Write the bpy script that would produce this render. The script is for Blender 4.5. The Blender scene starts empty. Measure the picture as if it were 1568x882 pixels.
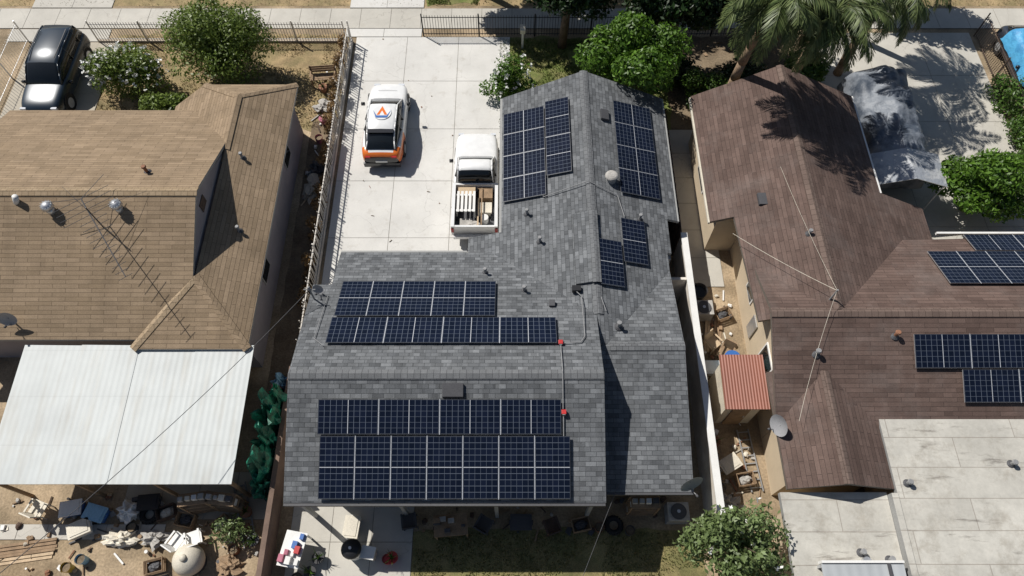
import bpy, math, random
import numpy as np
import bmesh
from mathutils import Vector, Matrix, noise as mnoise
random.seed(11); rng=np.random.default_rng(5)
SC=bpy.context.scene
COL=SC.collection
# ------------------------------------------------------------------ materials
def newmat(name):
    m=bpy.data.materials.new(name); m.use_nodes=True
    nt=m.node_tree; b=nt.nodes['Principled BSDF']
    return m,nt,b
def N(nt,t,**kw):
    n=nt.nodes.new(t)
    for k,v in kw.items(): setattr(n,k,v)
    return n
def math_(nt,op,a,b=None,c=None):
    n=N(nt,'ShaderNodeMath',operation=op)
    for i,v in enumerate((a,b,c)):
        if v is None: continue
        if isinstance(v,(int,float)): n.inputs[i].default_value=v
        else: nt.links.new(v,n.inputs[i])
    return n.outputs[0]
def noise_(nt,vec,scale,detail=4,rough=.6):
    n=N(nt,'ShaderNodeTexNoise'); n.inputs['Scale'].default_value=scale
    n.inputs['Detail'].default_value=detail; n.inputs['Roughness'].default_value=rough
    nt.links.new(vec,n.inputs['Vector']); return n.outputs['Fac']
def maprange(nt,v,a,b,c,d):
    n=N(nt,'ShaderNodeMapRange'); n.inputs[1].default_value=a;n.inputs[2].default_value=b
    n.inputs[3].default_value=c;n.inputs[4].default_value=d
    nt.links.new(v,n.inputs[0]); return n.outputs[0]
def mix_(nt,f,a,b,mode='MIX'):
    n=N(nt,'ShaderNodeMix',data_type='RGBA',blend_type=mode)
    for i,v in ((0,f),(6,a),(7,b)):
        if isinstance(v,(int,float)): n.inputs[i].default_value=v
        elif isinstance(v,(tuple,list)): n.inputs[i].default_value=(*v[:3],1)
        else: nt.links.new(v,n.inputs[i])
    return n.outputs[2]
def scalecol(nt,col,f):
    n=N(nt,'ShaderNodeVectorMath',operation='SCALE')
    if isinstance(col,(tuple,list)): n.inputs[0].default_value=col[:3]
    else: nt.links.new(col,n.inputs[0])
    if isinstance(f,(int,float)): n.inputs['Scale'].default_value=f
    else: nt.links.new(f,n.inputs['Scale'])
    return n.outputs[0]
def bump_(nt,b,h,strength=.3,dist=.02):
    n=N(nt,'ShaderNodeBump'); n.inputs['Strength'].default_value=strength; n.inputs['Distance'].default_value=dist
    nt.links.new(h,n.inputs['Height']); nt.links.new(n.outputs[0],b.inputs['Normal'])
def wpos(nt): return N(nt,'ShaderNodeNewGeometry').outputs['Position']
def uvo(nt): return N(nt,'ShaderNodeUVMap').outputs[0]
def M(name,col,rough=.75,var=.15,scale=1.5,fine=25,finevar=.12,bump=.15,metal=0.,col2=None,spec=.4):
    m,nt,b=newmat(name); p=wpos(nt)
    n1=noise_(nt,p,scale,5); n2=noise_(nt,p,fine,3)
    f=math_(nt,'MULTIPLY',maprange(nt,n1,.3,.7,1-var,1+var),maprange(nt,n2,.3,.7,1-finevar,1+finevar))
    c=col
    if col2: c=mix_(nt,maprange(nt,noise_(nt,p,scale*.7,6,.7),.42,.58,0,1),col,col2)
    nt.links.new(scalecol(nt,c,f),b.inputs['Base Color'])
    b.inputs['Roughness'].default_value=rough; b.inputs['Metallic'].default_value=metal
    b.inputs['Specular IOR Level'].default_value=spec
    if bump: bump_(nt,b,n2,bump,.02)
    return m
def shingle(name,c1,c2,joint_shade,bw=.3,rh=.14,blotch=.14,stain=None,tabs=0.):
    m,nt,b=newmat(name); uv=uvo(nt); p=wpos(nt)
    br=N(nt,'ShaderNodeTexBrick'); nt.links.new(uv,br.inputs['Vector'])
    br.inputs['Scale'].default_value=1; br.inputs['Brick Width'].default_value=bw; br.inputs['Row Height'].default_value=rh
    br.inputs['Mortar Size'].default_value=.007; br.inputs['Mortar Smooth'].default_value=.3
    br.inputs['Color1'].default_value=(*c1,1); br.inputs['Color2'].default_value=(*c2,1); br.inputs['Mortar'].default_value=(*joint_shade,1)
    n1=noise_(nt,p,.8,6,.65); n2=noise_(nt,p,30,3)
    mp=N(nt,'ShaderNodeMapping'); mp.inputs['Scale'].default_value=(2.2,.25,1); nt.links.new(uv,mp.inputs[0])
    n3=noise_(nt,mp.outputs[0],1.0,4)
    f=math_(nt,'MULTIPLY',maprange(nt,n1,.3,.7,1-blotch,1+blotch),maprange(nt,n2,.3,.7,.86,1.14))
    f=math_(nt,'MULTIPLY',f,maprange(nt,n3,.3,.7,.92,1.08))
    if tabs:
        b2=N(nt,'ShaderNodeTexBrick'); mp2=N(nt,'ShaderNodeMapping'); mp2.inputs['Location'].default_value=(.13,0,0); nt.links.new(uv,mp2.inputs[0]); nt.links.new(mp2.outputs[0],b2.inputs['Vector'])
        b2.inputs['Scale'].default_value=1; b2.inputs['Brick Width'].default_value=bw*.57; b2.inputs['Row Height'].default_value=rh; b2.offset=.37; b2.offset_frequency=3
        b2.inputs['Mortar Size'].default_value=0; b2.inputs['Color1'].default_value=(1-tabs,)*3+(1,); b2.inputs['Color2'].default_value=(1+tabs,)*3+(1,)
        sx=N(nt,'ShaderNodeSeparateColor'); nt.links.new(b2.outputs['Color'],sx.inputs[0]); f=math_(nt,'MULTIPLY',f,sx.outputs[0])
    c=br.outputs['Color']
    if stain: c=mix_(nt,maprange(nt,noise_(nt,p,.55,7,.7),.5,.68,0,.7),c,stain)
    nt.links.new(scalecol(nt,c,f),b.inputs['Base Color'])
    b.inputs['Roughness'].default_value=.9; b.inputs['Specular IOR Level'].default_value=.25
    h=math_(nt,'SUBTRACT',n2,math_(nt,'MULTIPLY',br.outputs['Fac'],1.5))
    bump_(nt,b,h,.5,.012); return m
def leafmat(name,dark,light,tr=.25,dry=None,patch=.6):
    m,nt,b=newmat(name)
    g=N(nt,'ShaderNodeNewGeometry')
    c=mix_(nt,g.outputs['Random Per Island'],dark,light)
    c2=mix_(nt,maprange(nt,noise_(nt,g.outputs['Position'],1.6,3),.35,.65,0,1),c,scalecol(nt,c,patch))
    if dry: c2=mix_(nt,maprange(nt,g.outputs['Random Per Island'],.86,.9,0,1),c2,dry)
    nt.links.new(c2,b.inputs['Base Color']); b.inputs['Roughness'].default_value=.45
    b.inputs['Specular IOR Level'].default_value=.4
    t=N(nt,'ShaderNodeBsdfTranslucent'); nt.links.new(c2,t.inputs[0])
    mx=N(nt,'ShaderNodeMixShader'); mx.inputs[0].default_value=tr
    nt.links.new(b.outputs[0],mx.inputs[1]); nt.links.new(t.outputs[0],mx.inputs[2])
    nt.links.new(mx.outputs[0],nt.nodes['Material Output'].inputs[0]); return m
def concrete(name,col,var=.12,crack=.25,stain=(.36,.32,.26)):
    m,nt,b=newmat(name); p=wpos(nt)
    n1=noise_(nt,p,.5,6,.65); n2=noise_(nt,p,35,3); n3=noise_(nt,p,1.8,7,.75)
    f=math_(nt,'MULTIPLY',maprange(nt,n1,.3,.7,1-var,1+var*.6),maprange(nt,n2,.3,.7,.95,1.05))
    c=mix_(nt,maprange(nt,n3,.55,.75,0,.5),col,stain)
    if crack:
        w=N(nt,'ShaderNodeTexVoronoi',feature='DISTANCE_TO_EDGE'); w.inputs['Scale'].default_value=.28
        a=N(nt,'ShaderNodeVectorMath',operation='ADD'); nt.links.new(p,a.inputs[0])
        nz=N(nt,'ShaderNodeTexNoise'); nz.inputs['Scale'].default_value=1.5; nt.links.new(p,nz.inputs['Vector'])
        nt.links.new(nz.outputs['Color'],a.inputs[1]); nt.links.new(a.outputs[0],w.inputs['Vector'])
        c=mix_(nt,maprange(nt,w.outputs['Distance'],0,.005,crack,0),c,(.14,.12,.1))
    nt.links.new(scalecol(nt,c,f),b.inputs['Base Color']); b.inputs['Roughness'].default_value=.85
    bump_(nt,b,n2,.12,.01); return m
def paint(name,col,rough=.25,metal=0.):
    m,nt,b=newmat(name); p=wpos(nt)
    nt.links.new(scalecol(nt,col,maprange(nt,noise_(nt,p,3,4),.3,.7,.93,1.05)),b.inputs['Base Color'])
    b.inputs['Roughness'].default_value=rough; b.inputs['Metallic'].default_value=metal
    b.inputs['Coat Weight'].default_value=.5; b.inputs['Coat Roughness'].default_value=.08; return m

m_gray=shingle('gray_shingle',(.098,.103,.109),(.172,.179,.186),(.056,.06,.063),.34,.145,.12,None,.2)
m_graycap=shingle('gray_ridge_cap',(.13,.135,.14),(.165,.17,.175),(.06,.06,.065),.2,.2,.06)
m_tan=shingle('tan_shingle',(.235,.172,.11),(.30,.222,.147),(.12,.085,.055),.9,.15,.12,None,.06)  # darker joint colour paints the shadow lines along the shingle courses
m_tancap=shingle('tan_ridge_cap',(.30,.222,.14),(.35,.265,.175),(.15,.11,.07),.22,.22,.08)
m_brown=shingle('brown_shingle',(.098,.066,.055),(.142,.098,.082),(.055,.038,.032),.9,.15,.18,(.145,.113,.10),.1)
m_browncap=shingle('brown_ridge_cap',(.13,.093,.078),(.165,.12,.10),(.07,.05,.04),.22,.22,.1)
m_conc=concrete('driveway_concrete',(.61,.595,.56))
m_conc2=concrete('sidewalk_concrete',(.50,.475,.42),.15,.3)
m_conc3=concrete('old_concrete',(.43,.385,.31),.2,.4)
m_joint=M('joint',(.2,.18,.15))
m_stucco=M('beige_stucco',(.55,.45,.32),.9,.08,1,40,.06)
m_stucco2=M('lavender_stucco',(.30,.27,.28),.9,.1,1,40,.06)
m_stucco3=M('gray_stucco',(.34,.33,.31),.9,.08,1,40,.06)
m_white=M('white_paint',(.72,.71,.68),.55,.06,2,20,.04)
m_fascia=M('fascia_gray',(.30,.30,.29),.6,.08)
m_fasciaD=M('fascia_dark',(.14,.12,.10),.6,.08)
m_wallw=M('whitewashed_block',(.68,.64,.58),.85,.14,1.2,20,.08,col2=(.55,.49,.42))
m_curb=M('low_block_base',(.45,.38,.3),.85,.2,2,20,.1)
m_pinkwall=M('brown_block',(.19,.13,.10),.9,.25,1.2,20,.1)
m_wood=M('weathered_wood',(.28,.19,.115),.8,.25,4,30,.2)
m_wooddark=M('dark_wood',(.09,.06,.045),.85,.25,4,30,.2)
m_woodlight=M('light_wood',(.5,.38,.25),.75,.15,4)
m_metal=M('galvanised_metal',(.6,.61,.62),.35,.1,5,metal=.7)
m_alu=M('aluminium',(.6,.61,.62),.4,.05,5,metal=.6,bump=0)
m_pipe=M('pipe_gray',(.25,.25,.25),.6,.1)
m_iron=M('black_iron',(.02,.02,.02),.5,.1,bump=0)
m_ironw=M('white_iron',(.66,.62,.56),.55,.15,bump=0)
m_rubber=M('rubber',(.02,.02,.02),.85,.1)
m_black=M('black_plastic',(.02,.02,.022),.4,.1,bump=0)
m_dgray=M('dark_gray',(.07,.07,.075),.6,.1)
m_red=M('red_plastic',(.45,.03,.03),.4,.1,bump=0)
m_blue=M('blue_plastic',(.04,.13,.38),.4,.1,bump=0)
m_lblue=M('light_blue',(.25,.45,.6),.5,.1,bump=0)
m_yellow=M('yellow_plastic',(.5,.36,.05),.5,.1,bump=0)
m_orange=M('brown_clay',(.25,.12,.07),.8,.15)
m_cream=M('cream_plastic',(.62,.57,.47),.55,.12)
m_cloth=M('gray_cloth',(.4,.38,.35),.85,.25,3)
m_pink=M('pink_cloth',(.42,.15,.2),.8,.2,3)
m_dish=M('dish_gray',(.3,.3,.31),.5,.06,bump=0)
m_glass,_nt,_b=newmat('window_glass'); _b.inputs['Base Color'].default_value=(.012,.015,.018,1); _b.inputs['Roughness'].default_value=.06
m_dirt=M('dirt',(.38,.29,.19),.95,.3,.6,14,.25,.5,col2=(.25,.19,.12))
m_dirtd=M('dark_soil',(.15,.11,.07),.95,.25,1.2,14,.25,.5,col2=(.21,.16,.105))
m_dry=M('dry_grass',(.34,.25,.135),.95,.3,1.5,30,.35,.7,col2=(.24,.19,.095))
m_olive=M('back_lawn_soil',(.24,.20,.09),.95,.3,1.2,30,.35,.7,col2=(.17,.16,.065))
m_lawn=M('lawn_soil',(.13,.16,.04),.95,.3,1.2,30,.35,.7,col2=(.20,.19,.075))
m_asphalt=M('asphalt',(.06,.06,.06),.9,.15,1,40,.2)
m_bark=M('bark',(.14,.10,.07),.9,.3,4,20,.3,.6)
m_barkp=M('palm_bark',(.26,.18,.115),.9,.3,3,14,.3,.6)
m_leaf=leafmat('leaf_mid',(.045,.095,.014),(.13,.24,.04))
m_leafb=leafmat('leaf_bright',(.05,.12,.01),(.16,.30,.035),.3)
m_leafd=leafmat('leaf_dark',(.012,.032,.008),(.036,.08,.018),.2)
m_leafo=leafmat('leaf_olive',(.09,.14,.02),(.23,.31,.06),.3,None,.75)
m_leafs=leafmat('leaf_sparse',(.10,.145,.045),(.25,.33,.13),.3,None,.8)
m_leafdry=leafmat('leaf_dry',(.16,.095,.035),(.36,.22,.09),.2)
m_blade=leafmat('grass_blade',(.08,.12,.02),(.21,.26,.07),.2,dry=(.3,.24,.12))
m_bladeo=leafmat('olive_blade',(.11,.12,.03),(.26,.25,.09),.2,dry=(.36,.28,.14))
m_bladedry=leafmat('dry_blade',(.18,.14,.06),(.38,.30,.15),.2)
m_flower=leafmat('white_petals',(.78,.78,.74),(.88,.88,.84),.15,None,1.0)
m_palm=leafmat('palm_leaflet',(.05,.085,.02),(.20,.25,.09),.2)
m_palmdead=leafmat('palm_dead',(.14,.085,.045),(.34,.2,.11),.15)
def corrug(name,col,per=.12,stain=(.35,.3,.22),axis=0,amp=.07,bs=.5):
    m,nt,b=newmat(name); p=wpos(nt)
    sx=N(nt,'ShaderNodeSeparateXYZ'); nt.links.new(p,sx.inputs[0])
    w=math_(nt,'SINE',math_(nt,'MULTIPLY',sx.outputs[axis],2*math.pi/per))
    mp=N(nt,'ShaderNodeMapping'); mp.inputs['Scale'].default_value=(2.5,.3,1) if axis==0 else (.3,2.5,1); nt.links.new(p,mp.inputs[0])
    n1=noise_(nt,mp.outputs[0],1.2,5,.6); n2=noise_(nt,p,.6,5,.6)
    c=mix_(nt,maprange(nt,n1,.5,.78,0,.45),col,stain)
    lap=math_(nt,'FRACT',math_(nt,'MULTIPLY',sx.outputs[1-axis],.62))
    f=math_(nt,'MULTIPLY',maprange(nt,n2,.3,.7,.88,1.06),maprange(nt,lap,0,.04,.9,1))
    f=math_(nt,'MULTIPLY',f,maprange(nt,w,-1,1,1-amp,1+amp*.4))
    nt.links.new(scalecol(nt,c,f),b.inputs['Base Color']); b.inputs['Roughness'].default_value=.55
    bump_(nt,b,w,bs,.02); return m
m_corw=corrug('white_corrugated',(.50,.525,.515),.2,amp=.025,bs=.1)
m_corr=corrug('red_corrugated',(.33,.13,.09),.1,(.26,.12,.085),0)
m_corg=corrug('metal_corrugated',(.42,.44,.45),.3,(.3,.32,.33),0,.04,.15)
def flatroof():
    m,nt,b=newmat('white_roll_roofing'); p=wpos(nt)
    br=N(nt,'ShaderNodeTexBrick'); nt.links.new(p,br.inputs['Vector'])
    br.inputs['Scale'].default_value=1; br.inputs['Brick Width'].default_value=4.; br.inputs['Row Height'].default_value=.95
    br.inputs['Mortar Size'].default_value=.014; br.inputs['Color1'].default_value=(.53,.51,.455,1);br.inputs['Color2'].default_value=(.46,.44,.39,1);br.inputs['Mortar'].default_value=(.32,.29,.25,1)
    n1=noise_(nt,p,.7,7,.7); n2=noise_(nt,p,6,5,.7); n3=noise_(nt,p,1.3,8,.8)
    mp=N(nt,'ShaderNodeMapping'); mp.inputs['Scale'].default_value=(.35,2.2,1); nt.links.new(p,mp.inputs[0]); n4=noise_(nt,mp.outputs[0],1.6,7,.75)
    c=mix_(nt,maprange(nt,n3,.50,.64,0,.6),br.outputs['Color'],(.32,.29,.24))
    c=mix_(nt,maprange(nt,n4,.58,.68,0,.7),c,(.16,.14,.12))
    f=math_(nt,'MULTIPLY',maprange(nt,n1,.3,.7,.8,1.1),maprange(nt,n2,.3,.7,.92,1.08))
    nt.links.new(scalecol(nt,c,f),b.inputs['Base Color']); b.inputs['Roughness'].default_value=.8
    bump_(nt,b,n2,.25,.03); return m
m_flat=flatroof()
def solarmat():
    m,nt,b=newmat('solar_cells'); uv=uvo(nt)
    br=N(nt,'ShaderNodeTexBrick'); nt.links.new(uv,br.inputs['Vector']); br.offset=0; br.squash=1
    br.inputs['Scale'].default_value=1; br.inputs['Brick Width'].default_value=.1; br.inputs['Row Height'].default_value=1/6
    br.inputs['Mortar Size'].default_value=.0042; br.inputs['Mortar Smooth'].default_value=.2
    br.inputs['Color1'].default_value=(.005,.008,.018,1);br.inputs['Color2'].default_value=(.008,.012,.027,1);br.inputs['Mortar'].default_value=(.11,.13,.165,1)
    nt.links.new(br.outputs['Color'],b.inputs['Base Color']); b.inputs['Roughness'].default_value=.12
    b.inputs['Specular IOR Level'].default_value=.2; return m
m_solar=solarmat()
m_solframe=M('panel_frame',(.03,.03,.035),.4,.05,bump=0)
m_solline=M('panel_white_gap',(.45,.47,.5),.5,.05,bump=0)
def tarpmat(name,a,bc,sc=.8,lo=.47,hi=.53):
    m,nt,b=newmat(name); p=wpos(nt)
    c=mix_(nt,maprange(nt,noise_(nt,p,sc,5,.65),lo,hi,0,1),a,bc)
    nt.links.new(c,b.inputs['Base Color']); b.inputs['Roughness'].default_value=.5
    bump_(nt,b,noise_(nt,p,4,5,.6),.6,.1); return m
m_tarp=tarpmat('silver_tarp',(.20,.22,.25),(.055,.07,.095),.8,.44,.6)
m_tarps=tarpmat('gray_tarp',(.42,.43,.44),(.30,.32,.35),1.5)
m_tarpb=tarpmat('blue_tarp',(.08,.36,.62),(.05,.26,.5))
m_green=tarpmat('green_tarp',(.02,.24,.15),(.012,.10,.065),2.5)

# ------------------------------------------------------------------ mesh builder
class MB:
    def __init__(s): s.v=[];s.f=[];s.mi=[];s.mats=[];s.M=Matrix.Identity(4); s.uvs={}
    def mat(s,m):
        if m not in s.mats: s.mats.append(m)
        return s.mats.index(m)
    def av(s,p): s.v.append(tuple(s.M@Vector(p))); return len(s.v)-1
    def face(s,idx,m,uv=None):
        if uv: s.uvs[len(s.f)]=uv
        s.f.append(tuple(idx)); s.mi.append(s.mat(m))
    def poly(s,pts,m,uv=None): s.face([s.av(p) for p in pts],m,uv)
    def hexa(s,b,t,m,mt=None):
        bi=[s.av(p) for p in b]; ti=[s.av(p) for p in t]; n=len(b)
        s.face(ti,mt or m); s.face(bi[::-1],m)
        for i in range(n):
            j=(i+1)%n; s.face((bi[i],bi[j],ti[j],ti[i]),m)
    def box(s,x0,x1,y0,y1,z0,z1,m,mt=None):
        s.hexa([(x0,y0,z0),(x1,y0,z0),(x1,y1,z0),(x0,y1,z0)],[(x0,y0,z1),(x1,y0,z1),(x1,y1,z1),(x0,y1,z1)],m,mt)
    def cbox(s,c,sz,m,mt=None): s.box(c[0]-sz[0]/2,c[0]+sz[0]/2,c[1]-sz[1]/2,c[1]+sz[1]/2,c[2],c[2]+sz[2],m,mt)
    def slab(s,pts,th,mt,ms):
        s.hexa([(p[0],p[1],p[2]-th) for p in pts],pts,ms,mt)
    def exx(s,yz,x0,x1,m): s.hexa([(x0,y,z) for y,z in yz],[(x1,y,z) for y,z in yz],m)
    def exy(s,xz,y0,y1,m): s.hexa([(x,y0,z) for x,z in xz],[(x,y1,z) for x,z in xz],m)
    def cyl(s,p0,p1,r0,r1,m,n=10,caps=True):
        p0=Vector(p0);p1=Vector(p1);d=(p1-p0)
        if d.length<1e-6: return
        d.normalize(); a=d.orthogonal().normalized(); b=d.cross(a)
        A=[];B=[]
        for i in range(n):
            t=2*math.pi*i/n; o=a*math.cos(t)+b*math.sin(t)
            A.append(s.av(p0+o*r0)); B.append(s.av(p1+o*r1))
        for i in range(n):
            j=(i+1)%n; s.face((A[i],A[j],B[j],B[i]),m)
        if caps: s.face(A[::-1],m); s.face(B,m)
    def path(s,pts,r,m,n=6):
        for a,b in zip(pts[:-1],pts[1:]): s.cyl(a,b,r,r,m,n)
    def loft(s,secs,mf,caps=True,closed=True):
        ids=[[s.av(p) for p in sec] for sec in secs]; n=len(secs[0])
        for i in range(len(secs)-1):
            for k in range(n if closed else n-1):
                j=(k+1)%n
                m=mf(i,k) if callable(mf) else mf
                s.face((ids[i][k],ids[i][j],ids[i+1][j],ids[i+1][k]),m)
        if caps:
            s.face(ids[0][::-1],mf(0,-1) if callable(mf) else mf); s.face(ids[-1],mf(len(secs)-2,-2) if callable(mf) else mf)
    def lump(s,c,r,m,amp=.3,fr=2.,nu=16,nv=9,seed=0,zmin=None):
        ids=[]
        for j in range(nv+1):
            ph=math.pi*j/nv; row=[]
            for i in range(nu):
                th=2*math.pi*i/nu
                d=Vector((math.sin(ph)*math.cos(th),math.sin(ph)*math.sin(th),math.cos(ph)))
                k=1+amp*mnoise.noise(d*fr+Vector((seed*3.1,seed*1.7,seed)))+amp*.5*mnoise.noise(d*fr*2.7+Vector((seed,0,0)))
                z=c[2]+d.z*r[2]*k
                if zmin is not None: z=max(z,zmin)
                row.append(s.av((c[0]+d.x*r[0]*k,c[1]+d.y*r[1]*k,z)))
            ids.append(row)
        for j in range(nv):
            for i in range(nu):
                i2=(i+1)%nu; s.face((ids[j][i],ids[j+1][i],ids[j+1][i2],ids[j][i2]),m)
    def place(s,x,y,z=0,rot=0,sc=1): s.M=Matrix.Translation((x,y,z))@Matrix.Rotation(rot,4,'Z')@Matrix.Scale(sc,4)
    def build(s,name,parent=None,smooth=False,sub=0,bevel=0,recalc=False):
        s.M=Matrix.Identity(4)
        V=np.array(s.v); c=(V.min(0)+V.max(0))/2; c[2]=V[:,2].min()
        me=bpy.data.meshes.new(name); me.from_pydata([tuple(p) for p in (V-c)],[],s.f)
        for m in s.mats: me.materials.append(m)
        me.polygons.foreach_set('material_index',s.mi)
        ul=me.uv_layers.new(name='UVMap')
        for p in me.polygons:
            cu=s.uvs.get(p.index)
            if cu:
                for k,li in enumerate(p.loop_indices): ul.data[li].uv=cu[k]
                continue
            n=p.normal
            if abs(n.z)>.998 or (abs(n.x)+abs(n.y))<1e-6: u=Vector((1,0,0)); v=Vector((0,1,0))
            else:
                h=Vector((n.x,n.y,0)).normalized(); u=Vector((-h.y,h.x,0)); v=n.cross(u)
            for li in p.loop_indices:
                q=V[me.loops[li].vertex_index]; q=Vector(q); ul.data[li].uv=(q.dot(u),q.dot(v))
        if recalc:
            bm=bmesh.new(); bm.from_mesh(me); bmesh.ops.recalc_face_normals(bm,faces=bm.faces); bm.to_mesh(me); bm.free()
        if smooth: me.polygons.foreach_set('use_smooth',[True]*len(me.polygons))
        ob=bpy.data.objects.new(name,me); COL.objects.link(ob)
        if parent: ob.parent=parent; ob.location=Vector(c)-parent.location
        else: ob.location=c
        if bevel:
            md=ob.modifiers.new('bevel','BEVEL'); md.width=bevel; md.segments=2; md.limit_method='ANGLE'
        if sub: md=ob.modifiers.new('sub','SUBSURF'); md.levels=sub; md.render_levels=sub
        return ob
def empty(name,loc=(0,0,0)):
    e=bpy.data.objects.new(name,None); e.location=loc; e.empty_display_size=.3; COL.objects.link(e); return e

# ------------------------------------------------------------------ foliage
def quads_mesh(name,P,mats,midx,parent):
    n=len(P); me=bpy.data.meshes.new(name)
    c=P.reshape(-1,3).mean(0); off=np.array(parent.location) if parent else c
    me.vertices.add(n*4); me.vertices.foreach_set('co',(P.reshape(-1,3)-off).ravel())
    me.loops.add(n*4); me.loops.foreach_set('vertex_index',np.arange(n*4))
    me.polygons.add(n); me.polygons.foreach_set('loop_start',np.arange(n)*4)
    for m in mats: me.materials.append(m)
    me.polygons.foreach_set('material_index',midx.astype(int))
    me.update(calc_edges=True); me.validate()
    ob=bpy.data.objects.new(name,me); COL.objects.link(ob)
    if parent: ob.parent=parent
    else: ob.location=off
    return ob
def leaves(clumps,n,size,outer=.6,wid=.42,zmin=.05):
    C=np.array([c[0] for c in clumps]);R=np.array([c[1] for c in clumps])
    w=R.prod(1)**(2/3); idx=rng.choice(len(C),n,p=w/w.sum())
    d=rng.normal(size=(n,3)); d/=np.linalg.norm(d,axis=1)[:,None]
    r=outer+(1.08-outer)*rng.random(n)**.7
    p=C[idx]+d*r[:,None]*R[idx]
    p[:,2]=np.maximum(p[:,2],zmin)
    nn=d*.7+rng.normal(size=(n,3))*.55+np.array([0,0,.35]); nn/=np.linalg.norm(nn,axis=1)[:,None]
    t=rng.normal(size=(n,3)); u=np.cross(nn,t); u/=np.linalg.norm(u,axis=1)[:,None]; v=np.cross(nn,u)
    s=size*(.6+.8*rng.random(n))[:,None]
    return np.stack([p-u*s,p+v*s*wid,p+u*s,p-v*s*wid],1)
def crown(cx,cy,cz,rx,ry,rz,nc,frac=.42,flat=0):
    out=[]
    for i in range(nc):
        d=Vector((random.gauss(0,1),random.gauss(0,1),random.gauss(0,1))).normalized()
        k=random.random()**.45*.78
        c=(cx+d.x*rx*k,cy+d.y*ry*k,cz+d.z*rz*k)
        f=frac*random.uniform(.6,1.25)
        out.append((c,(rx*f,ry*f,rz*f*.85)))
    return out
def tree(name,x,y,cz,rx,ry,rz,nl=9000,size=.11,nc=22,frac=.42,mat=None,trunk=.16,flowers=0,outer=.55):
    e=empty(name,(x,y,0)); mat=mat or m_leaf
    cl=crown(x,y,cz,rx,ry,rz,nc,frac)
    mb=MB(); top=max(.4,cz-rz*.5)
    bx,by=x+random.uniform(-.15,.15),y+random.uniform(-.15,.15)
    mb.cyl((x,y,0),(bx,by,top),trunk,trunk*.7,m_bark,9)
    for c,r in cl[:14]:
        mid=((bx+c[0])/2,(by+c[1])/2,(top+c[2])/2+.1)
        mb.cyl((bx,by,top-.1),mid,trunk*.5,trunk*.3,m_bark,6); mb.cyl(mid,c[:3],trunk*.3,trunk*.08,m_bark,5)
    mb.build('trunk_and_limbs',e,True)
    P=leaves(cl,nl,size,outer); quads_mesh('foliage',P,[mat],np.zeros(len(P)),e)
    if flowers:
        # blossoms: little rosettes of petals sitting just outside the foliage
        C=leaves(cl,flowers,.01,1.08,.9).mean(1); C=C[C[:,2]>cz-rz*.1]
        out=[]
        for q in range(4):
            o=rng.normal(size=C.shape)*.045; a=rng.normal(size=C.shape); a[:,2]=np.abs(a[:,2])*.4; a/=np.linalg.norm(a,axis=1)[:,None]
            b=np.cross(a,rng.normal(size=C.shape)); b/=np.linalg.norm(b,axis=1)[:,None]
            p=C+o+np.array([0,0,.04]); out.append(np.stack([p-a*.075,p+b*.05,p+a*.075,p-b*.05],1))
        P=np.concatenate(out); quads_mesh('blossoms',P,[m_flower],np.zeros(len(P)),e)
    return e
def bush(name,x,y,rx,ry,rz,nl=2500,size=.09,mat=None,nc=10,flowers=0):
    return tree(name,x,y,rz*.85,rx,ry,rz,nl,size,nc,.5,mat,.05,flowers,.4)
def hedge(name,x0,x1,y0,y1,z0,z1,nl,size,mat,nc=30,rad=.3):
    e=empty(name,((x0+x1)/2,(y0+y1)/2,0)); cl=[]
    for i in range(nc):
        r=rad*random.uniform(.6,1.3)
        cl.append(((random.uniform(x0,x1),random.uniform(y0,y1),random.uniform(z0,z1)),(r,r,r)))
    mb=MB()
    for c,r in cl: mb.cyl((c[0],c[1],0),c,.02,.01,m_bark,5)
    mb.build('stems',e)
    P=leaves(cl,nl,size,.3); quads_mesh('foliage',P,[mat],np.zeros(len(P)),e)
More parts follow.
